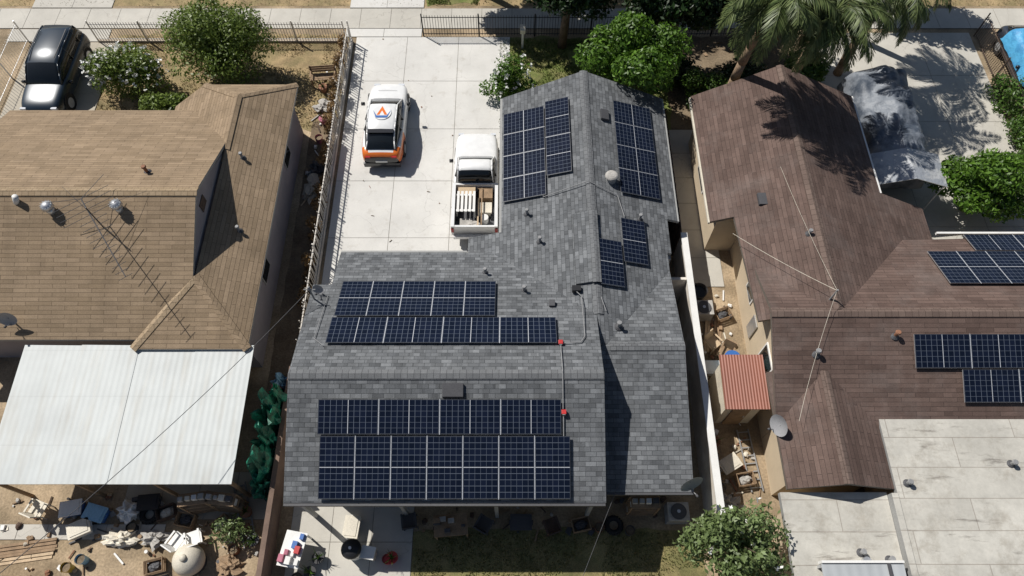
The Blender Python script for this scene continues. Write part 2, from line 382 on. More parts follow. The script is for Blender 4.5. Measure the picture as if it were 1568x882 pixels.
def palm(name,x,y,h,nf=34,L=2.6,lean=(0,0),dead=10):
    e=empty(name,(x,y,0)); mb=MB(); prev=Vector((x,y,0))
    for i in range(1,9):
        t=i/8; p=Vector((x+lean[0]*t*t,y+lean[1]*t*t,h*t)); r=.2-.06*t
        mb.cyl(prev,p,r+.02,r,m_barkp,10); prev=p
    Q=[];mi=[]
    top=prev
    for k in range(nf+dead):
        dd=k>=nf
        az=k*2.399+random.uniform(-.2,.2)
        el=math.radians(random.uniform(-70,-50) if dd else 62-85*(k/nf)+random.uniform(-8,8))
        ln=L*random.uniform(.8,1.1)*(.65 if dd else 1)
        p=top.copy(); seg=14; pts=[p.copy()]; e_=el
        for s_ in range(seg):
            p=p+Vector((math.cos(az)*math.cos(e_),math.sin(az)*math.cos(e_),math.sin(e_)))*(ln/seg)
            e_-=math.radians(6.5 if not dd else 2)*(1+.5*s_/seg); e_=max(e_,-1.5); pts.append(p.copy())
        for a,b in zip(pts[:-1],pts[1:]): mb.cyl(a,b,.022,.018,m_palmdead if dd else m_palm,4,False)
        for s_ in range(1,seg):
            for q in range(4):
                t=q/4; b=pts[s_].lerp(pts[s_+1],t); dr=(pts[s_+1]-pts[s_]).normalized()
                side=dr.cross(Vector((0,0,1)))
                if side.length<.05: side=Vector((math.sin(az),-math.cos(az),0))
                side.normalize()
                ll=.62*math.sin(math.pi*(.12+.8*(s_+t)/seg))*random.uniform(.8,1.1)
                for sg in (-1,1):
                    d=(side*sg*.7+dr*.65+Vector((0,0,-.35+random.uniform(-.25,.3)))).normalized()
                    tip=b+d*ll+Vector((0,0,-.15*ll)); w=dr*.034
                    mid=b+d*ll*.5
                    Q.append([b-w*.5,mid-w,tip,mid+w]); mi.append(1 if dd else 0)
    mb.build('trunk_and_stems',e,True)
    P=np.array([[tuple(v) for v in q] for q in Q]); quads_mesh('fronds',P,[m_palm,m_palmdead],np.array(mi),e)
def blades(name,x0,x1,y0,y1,n,h,mat,z=.01,excl=None):
    X=rng.uniform(x0,x1,n);Y=rng.uniform(y0,y1,n)
    keep=np.array([mnoise.noise(Vector((a*.6,b*.6,3)))>-.22 for a,b in zip(X,Y)]); X=X[keep];Y=Y[keep];n=len(X)
    a=rng.uniform(0,6.28,n); hh=h*rng.uniform(.5,1.3,n); w=.018
    p=np.stack([X,Y,np.full(n,z)],1); u=np.stack([np.cos(a),np.sin(a),0*a],1)*w
    tip=p+np.stack([rng.normal(0,.5,n)*hh,rng.normal(0,.5,n)*hh,hh],1)
    P=np.stack([p-u,p+u,tip+u*.3,tip-u*.3],1); return quads_mesh(name,P,[mat],np.zeros(n),None)

# ------------------------------------------------------------------ ground sheets
def sheet(name,pts,z,m,jit=0):
    mb=MB()
    if jit:
        out=[]
        for a,b in zip(pts,pts[1:]+pts[:1]):
            L=math.dist(a,b); n=max(1,int(L/.35))
            for i in range(n):
                t=i/n; x=a[0]+(b[0]-a[0])*t;y=a[1]+(b[1]-a[1])*t
                out.append((x+jit*mnoise.noise(Vector((x*1.7,y*1.7,1))),y+jit*mnoise.noise(Vector((x*1.7,y*1.7,9))),z))
        mb.poly(out,m)
    else: mb.poly([(p[0],p[1],z) for p in pts],m)
    return mb.build(name)
def rect(x0,x1,y0,y1): return [(x0,y0),(x1,y0),(x1,y1),(x0,y1)]
sheet('ground',rect(-400,400,-400,400),0,m_dirt)
sheet('street',rect(-300,300,34,44),.008,m_asphalt)
mb=MB(); mb.box(-120,120,33.7,34,0,.14,m_conc2); mb.build('kerb')
sheet('parkway_dirt',rect(-60,60,29.5,33.7),.006,m_dry)
sheet('parkway_lawn',rect(-4.3,-1.6,29.6,33.6),.012,m_lawn,.3)
blades('parkway_lawn_grass',-4.2,-1.7,29.6,31.5,4000,.07,m_blade,.014)
sheet('front_yard_dry_grass',rect(-19.2,-7.9,21.5,27.5),.006,m_dry,.2)
def slabs(name,x0,x1,y0,y1,nx,ny,z,m,gap=.02,th=.03):
    mb=MB(); mb.box(x0,x1,y0,y1,z-th,z-.008,m_joint)
    dx=(x1-x0)/nx;dy=(y1-y0)/ny
    for i in range(nx):
        for j in range(ny):
            mb.box(x0+i*dx+gap/2,x0+(i+1)*dx-gap/2,y0+j*dy+gap/2,y0+(j+1)*dy-gap/2,z-.006,z+random.uniform(0,.004),m)
    return mb.build(name)
slabs('driveway',-7.55,-.1,12.9,27.3,3,5,.035,m_conc)
slabs('driveway_apron',-8.1,-4.4,29.35,33.7,2,2,.035,m_conc)
slabs('sidewalk',-60,60,27.9,29.3,80,1,.036,m_conc2)
slabs('driveway_entry',-8.1,-4.4,27.32,27.88,2,1,.036,m_conc)
slabs('concrete_walk_strip',-24.5,-19.6,27.0,27.85,3,1,.03,m_conc2)
slabs('neighbor_driveway_apron',-24,-20,29.35,33.7,2,2,.035,m_conc2)
slabs('neighbor_driveway',-23.2,-19.0,15,26.95,2,5,.035,m_conc3)
slabs('concrete_yard',14.4,22.3,13.5,27.6,3,5,.035,m_conc2)
slabs('side_path',6.7,8.4,13.5,21.5,1,6,.03,m_conc2)
slabs('backyard_patio',-7.4,-3.3,-1,5.5,3,4,.03,m_conc2)
slabs('backyard_path',-17.5,-11.6,3.95,4.45,6,1,.03,m_conc2)
slabs('backyard_paving',-13.2,-8.2,4.6,6.2,4,1,.03,m_conc3)
sheet('lawn',rect(-.8,7.2,21.2,27.3),.008,m_lawn,.2)
sheet('planting_bed',rect(7.2,14.3,21.2,27.4),.008,m_dirtd,.2)
sheet('back_lawn',rect(-3.3,6.3,-3,4.3),.008,m_olive,.15)
sheet('side_alley_soil',rect(-9.0,-7.8,9,22),.008,m_dirtd,.1)
sheet('side_alley_dirt',rect(6.7,8.6,-2,13.4),.006,m_dirt,.05)
blades('lawn_grass',-.6,7.,21.3,27.2,16000,.07,m_blade)
blades('back_lawn_grass',-3.2,6.2,1.5,4.2,9000,.06,m_bladeo)
blades('dry_yard_grass',-19,-8,21.6,27.4,13000,.06,m_bladedry)
blades('parkway_grass',-40,40,29.5,32.5,9000,.06,m_bladedry)
def debris(name,x0,x1,y0,y1,n,smax=.16,z=.03,pal=None):
    mb=MB(); pal=pal or [m_wood,m_woodlight,m_cloth,m_cream,m_white,m_dgray,m_wooddark,m_conc3,m_orange,m_wood]
    for i in range(n):
        x,y=random.uniform(x0,x1),random.uniform(y0,y1); s=random.uniform(.03,smax); m=random.choice(pal); k=random.random()
        mb.place(x,y,z,random.uniform(0,3.14))
        if k<.3: mb.box(-s*2.2,s*2.2,-s*.25,s*.25,0,.03,m)
        elif k<.5: mb.hexa([(-s,-s*.7,0),(s,-s*.7,0),(s,s*.7,0),(-s,s*.7,0)],[(-s*.8,-s*.6,s),(s*.8,-s*.6,s),(s*.8,s*.6,s),(-s*.8,s*.6,s)],m)
        elif k<.8: mb.lump((0,0,s*.4),(s,s*.8,s*.6),m,.5,2,8,5,i,0)
        elif k<.92: mb.cyl((0,0,0),(0,0,s*1.6),s*.5,s*.6,m,9)
        else: mb.poly([(-s*1.5,-s,.02),(s*1.4,-s*.8,.03),(s*1.2,s,.02),(-s,s*1.2,.04)],m)
    return mb.build(name)
debris('yard_debris',-17.2,-8.3,2.6,5.4,120,.12)
debris('yard_debris',6.8,8.5,4.2,13.2,100,.12)
debris('side_yard_debris',-8.9,-8.0,17.5,25.5,60,.12)
debris('patio_debris',-3.2,5.4,4.1,5.3,35,.12,.03,[m_wood,m_cloth,m_dgray,m_wooddark])
debris('driveway_leaf_litter',-7.4,-.6,13.2,27.2,22,.03,.04,[m_orange,m_wood,m_dirtd])
debris('garden_stones',7.4,13.8,21.5,27,50,.12,.02,[m_dirtd,m_wood,m_conc3])

# ------------------------------------------------------------------ main house
def cap(mb,p0,p1,w,sl,m):
    p0=Vector(p0);p1=Vector(p1);d=(p1-p0).normalized(); s_=Vector((-d.y,d.x,0)).normalized()*w
    dz=Vector((0,0,-w*sl)); up=Vector((0,0,.035))
    for sg in (1,-1):
        a,b,c,e=p0+up,p1+up,p1+up+s_*sg+dz,p0+up+s_*sg+dz
        mb.slab([a,e,c,b] if sg>0 else [a,b,c,e],.03,m,m)
H=empty('gray_shingle_house',(0,12,0))
zS=lambda x,y:4.4-.39*(8.1-y)
zN=lambda x,y:4.4-.37*(y-8.1)
zW=lambda x,y:3.5-.318*(2.9-x)
zE=lambda x,y:3.5-.318*(x-2.9)
zLS=lambda x,y:3.45-.25*(9.45-y)
zLN=lambda x,y:3.45-.25*(y-9.45)
def P3(f,*pts): return [(x,y,f(x,y)) for x,y in pts]
mb=MB(); T=.13
mb.slab(P3(zS,(-6.85,4.54),(2.82,4.54),(2.82,8.1),(-6.85,8.1)),T,m_gray,m_fascia)
mb.slab(P3(zN,(-6.85,8.1),(2.82,8.1),(2.82,13.7),(-6.3,13.7),(-6.3,12.0),(-6.95,12.0)),T,m_gray,m_fascia)
mb.slab(P3(zW,(-1.64,9.2),(2.9,9.2),(2.9,21.6),(-.4,21.1),(-.4,14.5),(-1.64,14.5)),T,m_gray,m_fascia)
mb.slab(P3(zE,(2.9,9.5),(5.65,9.5),(5.65,13.5),(5.8,13.5),(5.8,15.0),(6.2,15.0),(6.2,21.1),(2.9,21.6)),T,m_gray,m_fascia)
mb.slab(P3(zLS,(2.83,5.0),(5.65,5.0),(5.65,9.45),(2.83,9.45)),T,m_gray,m_fascia)
mb.slab(P3(zLN,(2.83,9.45),(5.65,9.45),(5.65,13.0),(2.83,13.0)),T,m_gray,m_fascia)
mb.slab([(2.2,11.8,zW(2.2,0)+.10),(2.9,11.8,3.62),(2.9,14.7,3.62),(2.2,14.7,zW(2.2,0)+.10)],.2,m_gray,m_graycap)
mb.build('roof',H)
mb=MB()
cap(mb,(-6.85,8.1,4.4),(2.82,8.1,4.4),.16,.38,m_graycap)
cap(mb,(2.9,10.6,3.5),(2.9,11.75,3.5),.16,.32,m_graycap)
cap(mb,(2.9,11.75,3.62),(2.9,14.7,3.62),.15,.3,m_graycap)
cap(mb,(2.9,14.7,3.5),(2.9,21.6,3.5),.16,.32,m_graycap)
cap(mb,(3.2,9.45,3.45),(5.65,9.45,3.45),.15,.25,m_graycap)
mb.build('ridge_caps',H)
mb=MB()
mb.exx([(5.6,0),(5.6,zS(0,5.6)-.2),(8.1,4.22),(13.3,zN(0,13.3)-.18),(13.3,0)],-5.9,2.62,m_stucco3)
mb.exx([(5.6,0),(5.6,zS(0,5.6)-.2),(8.1,4.22),(11.6,zN(0,11.6)-.18),(11.6,0)],-6.5,-5.91,m_stucco3)
mb.exy([(0,0),(0,zW(0,0)-.18),(2.9,3.3),(5.8,zE(5.8,0)-.18),(5.8,0)],13.35,20.6,m_stucco3)
mb.exx([(5.5,0),(5.5,zLS(0,5.5)-.18),(9.45,3.26),(12.7,zLN(0,12.7)-.18),(12.7,0)],2.64,5.3,m_stucco3)
mb.build('walls',H)
mb=MB()
for (x,y,w) in ((-4.5,13.31,1.4),(-2.2,13.31,1.2)):
    mb.box(x-w/2-.06,x+w/2+.06,y,y+.04,.9,2.1,m_white); mb.box(x-w/2,x+w/2,y+.045,y+.06,.96,2.04,m_glass)
mb.box(.6,2.2,20.6,20.64,.9,2.1,m_white);mb.box(.66,2.14,20.645,20.66,.96,2.04,m_glass)
mb.box(3.6,5.2,20.6,20.64,.9,2.1,m_white);mb.box(3.66,5.14,20.645,20.66,.96,2.04,m_glass)
for x in (-4.6,-.8): mb.box(x-.8,x+.8,5.55,5.59,.1,2.1,m_white);mb.box(x-.72,x+.72,5.53,5.545,.18,2.02,m_glass)
mb.build('windows',H)
mb=MB()
mb.box(-6.85,2.8,4.45,4.54,2.86,2.98,m_dgray); mb.box(-6.3,-1.66,13.7,13.79,2.18,2.3,m_fascia)
mb.box(2.86,5.65,4.92,4.99,2.2,2.32,m_dgray); mb.box(6.2,6.28,15.0,21.1,2.3,2.42,m_fascia); mb.box(-.49,-.4,14.5,21.1,2.3,2.42,m_fascia)
for x in (-6.6,-3.5,-.5,2.5): mb.box(x-.06,x+.06,4.66,4.78,0,2.85,m_fascia)
mb.build('gutters_and_posts',H)
def pipevent(mb,x,y,z,r=.05,h=.28,m=m_pipe):
    mb.cyl((x,y,z-.02),(x,y,z+.05),r*2.6,r*1.3,m_dgray,12); mb.cyl((x,y,z),(x,y,z+h),r,r,m,10); mb.cyl((x,y,z+h),(x,y,z+h+.05),r*1.6,r*1.2,m,10)
mb=MB()
for x,y in ((.55,15.1),(1.0,13.8)): pipevent(mb,x,y,zW(x,y))
for x,y in ((-.95,12.6),(.42,11.7)): pipevent(mb,x,y,max(zN(x,y),zW(x,y)))
pipevent(mb,3.55,10.2,3.35,.06)
pipevent(mb,4.7,14.75,zE(4.7,0)+.0)
mb.cyl((3.7,16.3,zE(3.7,0)-.02),(3.7,16.3,zE(3.7,0)+.18),.2,.18,m_fascia,16); mb.lump((3.7,16.3,zE(3.7,0)+.26),(.25,.25,.12),m_cloth,.02,2,18,8)
x,y=1.35,11.05; mb.box(x-.1,x+.1,y-.12,y+.12,zN(x,y)-.05,zN(x,y)+.14,m_dgray)
x,y=-1.8,7.62; mb.slab([(x-.32,y-.2,zS(x,y-.2)+.13),(x+.32,y-.2,zS(x,y-.2)+.13),(x+.32,y+.2,zS(x,y+.2)+.11),(x-.32,y+.2,zS(x,y+.2)+.11)],.16,m_dgray,m_dgray)
x,y=3.65,19.4; mb.slab([(x-.16,y-.25,zE(x-.16,0)+.14),(x+.16,y-.25,zE(x+.16,0)+.14),(x+.16,y+.25,zE(x+.16,0)+.14),(x-.16,y+.25,zE(x-.16,0)+.14)],.15,m_dgray,m_dgray)
mb.build('roof_vents',H,bevel=.01)
mb=MB()
def cond(pts,r=.016): mb.path(pts,r,m_pipe,6)
c=.07
cond([(1.62,9.3,zN(0,9.3)+c),(2.2,9.35,zN(0,9.35)+c),(2.35,9.6,zN(0,9.6)+c),(2.35,11.3,3.45),(2.1,11.6,3.4)])
cond([(1.55,9.2,zN(0,9.2)+c),(1.55,8.15,4.4+c),(1.55,7.1,zS(0,7.1)+c)])
cond([(1.56,6.9,zS(0,6.9)+c),(1.56,6.25,zS(0,6.25)+c)])
cond([(1.0,15.9,zW(1,0)+c),(1.2,15.7,zW(1.2,0)+c),(2.8,16.0,3.6),(3.9,15.6,zE(3.9,0)+c),(4.1,14.7,zE(4.1,0)+c)])
cond([(3.0,11.2,3.5+c),(3.15,10.7,zE(3.1,0)+c)])
cond([(-6.0,9.2,zN(0,9.2)+c),(-6.35,9.5,zN(0,9.5)+c),(-6.3,11.4,zN(0,11.4)+c)],.012)
mb.box(2.05,2.35,11.5,11.7,3.3,3.48,m_black)
mb.build('conduit',H)
mb=MB()
for x,y in ((1.55,9.32),(1.57,7.0)):
    z=(zS if y<8 else zN)(0,y)
    mb.box(x-.07,x+.07,y-.07,y+.07,z,z+.15,m_red); mb.box(x-.045,x+.045,y-.085,y-.072,z+.05,z+.13,m_white); mb.box(x-.1,x+.1,y-.1,y+.1,z-.03,z+.03,m_dgray)
mb.build('isolator_boxes',H,bevel=.01)

def panels(x0,x1,y0,y1,nx,ny,zf,longx=True,off=.13):
    mb=MB(); dx=(x1-x0)/nx;dy=(y1-y0)/ny; g=.012
    P=lambda x,y,o:(x,y,zf(x,y)+o)
    for i in range(nx):
        for j in range(ny):
            a,b,c_,d=x0+i*dx+g,x0+(i+1)*dx-g,y0+j*dy+g,y0+(j+1)*dy-g
            mb.slab([P(a,c_,off),P(b,c_,off),P(b,d,off),P(a,d,off)],.035,m_solframe,m_alu)
            f=.014; o2=off+.003
            q=[P(a+f,c_+f,o2),P(b-f,c_+f,o2),P(b-f,d-f,o2),P(a+f,d-f,o2)]
            uv=[(0,0),(1,0),(1,1),(0,1)] if longx else [(0,1),(0,0),(1,0),(1,1)]
            mb.poly(q,m_solar,uv)
            o3=off+.006; w=.010
            if longx:
                m_=(a+b)/2; mb.poly([P(m_-w,c_+f,o3),P(m_+w,c_+f,o3),P(m_+w,d-f,o3),P(m_-w,d-f,o3)],m_solline)
            else:
                m_=(c_+d)/2; mb.poly([P(a+f,m_-w,o3),P(b-f,m_-w,o3),P(b-f,m_+w,o3),P(a+f,m_+w,o3)],m_solline)
    for i in range(1,nx):
        x=x0+i*dx; mb.poly([P(x-g,y0,off-.004),P(x+g,y0,off-.004),P(x+g,y1,off-.004),P(x-g,y1,off-.004)],m_solline)
    for j in range(1,ny):
        y=y0+j*dy; mb.poly([P(x0,y-g,off-.008),P(x1,y-g,off-.008),P(x1,y+g,off-.008),P(x0,y+g,off-.008)],m_solline)
    for i in range(nx+1):
        for j in (0.2,.8):
            x=min(max(x0+i*dx,x0+.15),x1-.15); y=y0+(y1-y0)*j; mb.box(x-.03,x+.03,y-.03,y+.03,zf(x,y)-.05,zf(x,y)+off-.04,m_alu)
    return mb.build('solar_panel_array')
panels(-5.8,1.76,4.6,6.34,7,1,zS,False)
panels(-5.88,1.5,6.37,7.36,4,1,zS,True)
panels(-5.9,-.55,10.45,12.1,5,1,zN,False)
panels(-5.95,1.45,9.28,10.4,4,1,zN,True)
panels(-.36,1.28,15.75,20.1,1,4,zW,True)
panels(1.3,2.25,16.6,20.3,1,2,zW,False)
panels(4.02,5.6,15.75,20.25,1,4,zE,True)
panels(3.93,4.85,12.75,14.6,1,1,zE,False)
panels(3.02,3.9,11.7,13.55,1,1,zE,False)

# ------------------------------------------------------------------ left house
LH=empty('tan_roof_house',(-14,15,0))
zlS=lambda x,y:4.7-.447*(14.75-y)
zlN=lambda x,y:4.7-.39*(y-14.75)
zlE=lambda x,y:3.45-.43*(x+10.9)
mb=MB()
mb.slab(P3(zlS,(-20.6,10.06),(-12.8,10.06),(-10.95,12.0),(-10.95,14.75),(-20.6,14.75)),T,m_tan,m_fascia)
mb.slab(P3(zlN,(-20.6,14.75),(-10.95,14.75),(-10.95,18.2),(-12.6,20.4),(-20.6,20.4)),T,m_tan,m_fascia)
mb.slab([(-12.85,9.7,2.62),(-8.95,9.7,2.62),(-10.9,12.05,3.45)],T,m_tan,m_fascia)
mb.slab([(-8.95,9.7,2.62),(-8.95,21.7,2.62),(-10.9,20.3,3.45),(-10.9,12.05,3.45)],T,m_tan,m_fascia)
mb.slab([(-10.9,17.0,3.45),(-10.9,20.3,3.45),(-12.85,21.7,2.62),(-14.1,21.0,2.08),(-14.1,17.0,2.08)],T,m_tan,m_fascia)
mb.slab([(-12.85,21.7,2.62),(-10.9,20.3,3.45),(-8.95,21.7,2.62)],T,m_tan,m_fascia)
mb.build('roof',LH)
mb=MB()
cap(mb,(-20.6,14.75,4.7),(-10.9,14.75,4.7),.17,.42,m_tancap)
cap(mb,(-10.9,12.05,3.45),(-12.85,9.7,2.62),.15,.3,m_tancap)
cap(mb,(-10.9,12.05,3.45),(-8.95,9.7,2.62),.15,.3,m_tan)
cap(mb,(-10.9,17.6,3.45),(-10.9,20.3,3.45),.15,.4,m_tan)
cap(mb,(-10.9,20.3,3.45),(-8.95,21.7,2.62),.14,.3,m_tan)
cap(mb,(-10.9,20.3,3.45),(-12.85,21.7,2.62),.14,.3,m_tan)
mb.build('ridge_caps',LH)
mb=MB()
mb.exx([(10.5,0),(10.5,2.55),(14.75,4.5),(19.9,2.5),(19.9,0)],-20.2,-11.05,m_stucco2)
mb.exx([(12.1,3.2),(14.75,4.56),(17.7,3.3)],-11.04,-11.0,m_stucco2)
mb.box(-11.03,-9.3,10.1,21.3,0,2.55,m_stucco2)
mb.build('walls',LH)
mb=MB()
for y in (13.4,18.8): mb.box(-9.3,-9.26,y-.45,y+.45,1.2,2.0,m_stucco3); mb.box(-9.26,-9.245,y-.4,y+.4,1.25,1.95,m_glass)
mb.box(-10.99,-10.97,14.5,15.0,3.75,4.15,m_wooddark)
mb.build('windows',LH)
mb=MB()
def turbine(x,y,z):
    mb.cyl((x,y,z-.1),(x,y,z+.18),.13,.13,m_metal,14); mb.lump((x,y,z+.3),(.2,.2,.16),m_metal,.02,2,16,8)
    for k in range(12):
        a=k*math.pi/6; mb.cyl((x+.19*math.cos(a),y+.19*math.sin(a),z+.18),(x+.19*math.cos(a+.3),y+.19*math.sin(a+.3),z+.4),.012,.012,m_alu,4)
turbine(-15.9,14.1,zlS(0,14.1)); turbine(-13.55,14.15,zlS(0,14.15))
mb.cyl((-17.2,14.4,4.4),(-17.0,14.4,4.85),.1,.1,m_white,12)
mb.build('turbine_vents',LH,True)
mb=MB()
pipevent(mb,-13.1,15.9,zlN(0,15.9),.06,.3,m_orange)
pipevent(mb,-10.3,17.4,zlE(-10.3,0),.05,.25); pipevent(mb,-9.9,14.2,zlE(-9.9,0),.05,.25)
mb.build('pipe_vents',LH)
mb=MB()
z0=zlS(0,13.6)
mb.cyl((-14.1,13.6,z0-.05),(-14.1,13.6,5.35),.022,.02,m_dgray,8)
a=Vector((-14.5,14.1,5.15)); b=Vector((-12.35,11.2,4.95)); mb.cyl(a,b,.02,.016,m_dgray,6)
d=(b-a).normalized(); s_=d.cross(Vector((0,0,1))).normalized()
for i in range(15):
    t=i/14; p=a.lerp(b,t); L=(.95 if i<4 else .5 if i<9 else .3)*(1-.25*t); L=max(L,.2)
    mb.cyl(p-s_*L,p+s_*L,.009,.009,m_dgray,5)
for sg in (-1,1): mb.cyl(a,(a+s_*sg*1.0+d*(-.5)),.009,.009,m_dgray,5)
mb.path([(-14.1,13.6,5.2),(-15.6,14.9,4.75)],.005,m_dgray); mb.path([(-14.1,13.6,5.2),(-12.6,14.7,4.75)],.005,m_dgray)
mb.build('tv_antenna')
PC=empty('patio_cover',(-12.6,7.5,0))
mb=MB()
xs=[-16.6,-14.65,-12.7,-10.75]
for k,x in enumerate(xs):
    x1=x+1.97 if k<3 else -8.78; o=.012*(k%2)
    mb.slab([(x,5.25,2.3+o),(x1,5.25,2.3+o),(x1,9.88,2.52+o),(x,9.9,2.52+o)],.03,m_corw,m_white)
mb.build('cover_sheets',PC)
mb=MB(); mb.box(-16.5,-8.85,5.32,5.42,2.1,2.24,m_wood)
for x in (-16.4,-13.9,-11.4,-8.95): mb.box(x-.05,x+.05,5.33,5.43,0,2.1,m_wood)
for k in range(9): x=-16.4+k*.93; mb.box(x-.03,x+.03,5.43,9.8,2.12,2.22,m_wood)
mb.build('posts_and_rafters',PC)

# ------------------------------------------------------------------ right house
RH=empty('brown_roof_house',(14,12,0))
RY=10.47
zrS=lambda x,y:3.9-.40*(RY-y)
zrN=lambda x,y:3.9-.40*(y-RY)
zrW=lambda x,y:3.9-.4*(10.75-x)
zrE=lambda x,y:3.9-.4*(x-10.75)
zqW=lambda x,y:3.2-.4*(10.15-x)
zqE=lambda x,y:3.2-.4*(x-10.15)
mb=MB()
mb.slab(P3(zrS,(8.5,7.0),(26,7.0),(26,RY),(8.5,RY)),T,m_brown,m_fasciaD)
mb.slab(P3(zrN,(8.55,RY),(26,RY),(26,14.6),(8.55,13.95)),T,m_brown,m_fasciaD)
mb.slab(P3(zrW,(8.4,10.6),(10.75,10.6),(10.75,21.5),(7.4,21.1),(7.4,14.9),(8.2,14.9)),T,m_brown,m_fasciaD)
mb.slab(P3(zrE,(10.75,10.6),(16.0,10.6),(16.0,16.0),(14.05,16.2),(14.05,21.1),(10.75,21.5)),T,m_brown,m_fasciaD)
mb.slab(P3(zqW,(8.5,5.05),(10.15,5.05),(10.15,8.9),(8.5,8.9)),T,m_brown,m_fasciaD)
mb.slab(P3(zqE,(10.15,5.05),(11.8,5.05),(11.8,8.9),(10.15,8.9)),T,m_brown,m_fasciaD)
mb.build('roof',RH)
mb=MB()
cap(mb,(8.5,RY,3.9),(26,RY,3.9),.16,.4,m_browncap); cap(mb,(10.75,RY+.1,3.9),(10.75,21.5,3.9),.16,.4,m_browncap)
cap(mb,(10.15,5.05,3.2),(10.15,8.7,3.2),.15,.4,m_browncap)
mb.build('ridge_caps',RH)
mb=MB()
mb.exx([(7.4,0),(7.4,zrS(0,7.4)-.18),(RY,3.72),(13.6,zrN(0,13.6)-.18),(13.6,0)],8.85,25.5,m_stucco)
mb.exy([(7.8,0),(7.8,zrW(7.8,0)-.18),(10.75,3.72),(13.6,zrE(13.6,0)-.18),(13.6,0)],15.2,20.7,m_stucco)
mb.box(8.86,15.6,13.61,15.19,0,1.9,m_stucco)
mb.exy([(8.86,0),(8.86,zqW(8.86,0)-.18),(10.15,3.0),(11.45,zqE(11.45,0)-.18),(11.45,0)],5.4,7.39,m_stucco)
mb.build('walls',RH)
mb=MB()
def winx(x,y,w,z0,z1): mb.box(x-.04,x,y-w/2-.07,y+w/2+.07,z0-.07,z1+.07,m_white); mb.box(x-.055,x-.045,y-w/2,y+w/2,z0,z1,m_glass)
winx(8.85,9.6,.9,1.2,2.2); winx(8.85,12.5,.7,1.3,2.2); winx(7.8,18,1.2,1.0,2.1)
mb.box(8.78,8.83,11.0,11.5,.6,1.6,m_metal)
mb.build('windows',RH)
mb=MB()
mb.box(7.34,7.4,14.9,21.1,2.4,2.5,m_cream)
mb.box(14.05,14.12,16.2,21.1,2.45,2.57,m_white)
mb.box(16.0,26,14.62,14.7,2.05,2.17,m_white)
mb.build('gutters',RH)
mb=MB()
for x,y in ((12.5,9.75),(9.9,9.2)): pipevent(mb,x,y,zrS(x,y),.06,.25,m_orange if x>12 else m_pipe)
pipevent(mb,10.4,13.6,zrW(10.4,0),.05,.2); mb.cbox((9.2,15.4,zrW(9.2,0)-.05),(.3,.5,.12),m_dgray)
mb.cyl((10.55,RY+.5,3.7),(10.55,RY+.5,4.5),.03,.03,m_pipe,8)
mb.build('roof_vents',RH)
panels(13.05,16.7,8.72,9.76,2,1,zrS,True); panels(16.72,20.4,8.72,9.76,2,1,zrS,True)
panels(14.55,18.2,7.7,8.7,2,1,zrS,True)
panels(14.95,20.2,11.75,13.45,5,1,zrN,False); panels(16.75,20.4,13.48,14.4,2,1,zrN,True)
FR=empty('flat_roof_addition',(14,3,0))
mb=MB()
mb.box(11.82,26,-6,7.25,2.42,2.62,m_fascia,m_flat); mb.box(8.3,11.6,-6,4.98,2.2,2.4,m_fascia,m_flat)
mb.box(11.61,11.81,-6,4.9,2.3,2.68,m_fascia,m_flat)
mb.build('roof_deck',FR)
mb=MB(); mb.box(12.1,25.5,-5.6,6.98,0,2.41,m_stucco); mb.box(8.7,12.08,-5.6,4.6,0,2.19,m_stucco); mb.build('walls',FR)
mb=MB()
for x,y,z in ((12.2,5.2,2.62),(10.4,3.2,2.4),(11.2,3.0,2.4),(15.6,5.8,2.62)): pipevent(mb,x,y,z,.06,.22)
mb.cyl((10.45,2.95,2.4),(10.45,2.95,2.62),.12,.12,m_metal,12)
mb.build('roof_vents',FR)
mb=MB()
mb.slab([(9.0,.5,2.65),(11.4,.5,2.65),(11.4,2.85,2.8),(9.0,2.85,2.8)],.04,m_corg,m_alu)
mb.box(9.0,11.4,2.86,2.93,2.55,2.86,m_white); mb.box(10.9,10.98,.5,2.85,2.81,2.87,m_dgray)
for x in (9.05,11.35):
    for y in (.6,2.8): mb.box(x-.04,x+.04,y-.04,y+.04,2.4,2.62,m_alu)
mb.build('metal_awning')

# ------------------------------------------------------------------ fences, walls
def picket(name,p0,p1,h,sp,m,r=.011,base=None,posts=2.4,tilt=0):
    mb=MB(); a=Vector((*p0,0));b=Vector((*p1,0)); L=(b-a).length; n=int(L/sp); d=(b-a).normalized(); s_=Vector((-d.y,d.x,0))
    z0=.05
    if base:
        q=s_*.07; mb.hexa([a-q,b-q,b+q,a+q],[p+Vector((0,0,base[0])) for p in (a-q,b-q,b+q,a+q)],base[1]); z0=base[0]
    for i in range(n+1):
        p=a+d*(L*i/n); t=s_*random.uniform(-tilt,tilt); mb.cyl(p+Vector((0,0,z0)),p+t+Vector((0,0,h)),r,r,m,4)
    for z in (z0+.1,h-.12): mb.cyl(a+Vector((0,0,z)),b+Vector((0,0,z)),r*1.5,r*1.5,m,5)
    k=max(1,int(L/posts))
    for i in range(k+1):
        p=a+d*(L*i/k); mb.cyl(p,p+Vector((0,0,h+.08)),.035,.035,m,6)
    return mb.build(name)
picket('iron_fence',(-4.3,27.4),(6.5,27.4),1.25,.13,m_iron,.014)
picket('iron_fence',(6.5,27.4),(16,27.4),1.25,.13,m_iron,.014)
picket('white_fence',(-20,27.0),(-8.0,27.0),1.2,.13,m_ironw,.015,base=(.1,m_curb))
picket('white_railing',(-7.75,9.8),(-7.75,27.0),1.2,.15,m_ironw,.018,base=(.22,m_wallw),tilt=.08)
picket('chain_fence',(-23.4,15),(-23.4,27),1.2,.16,m_metal,.008)
picket('chain_fence',(22.5,13),(22.5,27.4),1.3,.14,m_wooddark,.012)
hedge('dry_vine_hedge',-8.1,-7.9,12.5,26.5,.2,1.0,6200,.06,m_leafdry,70,.22)
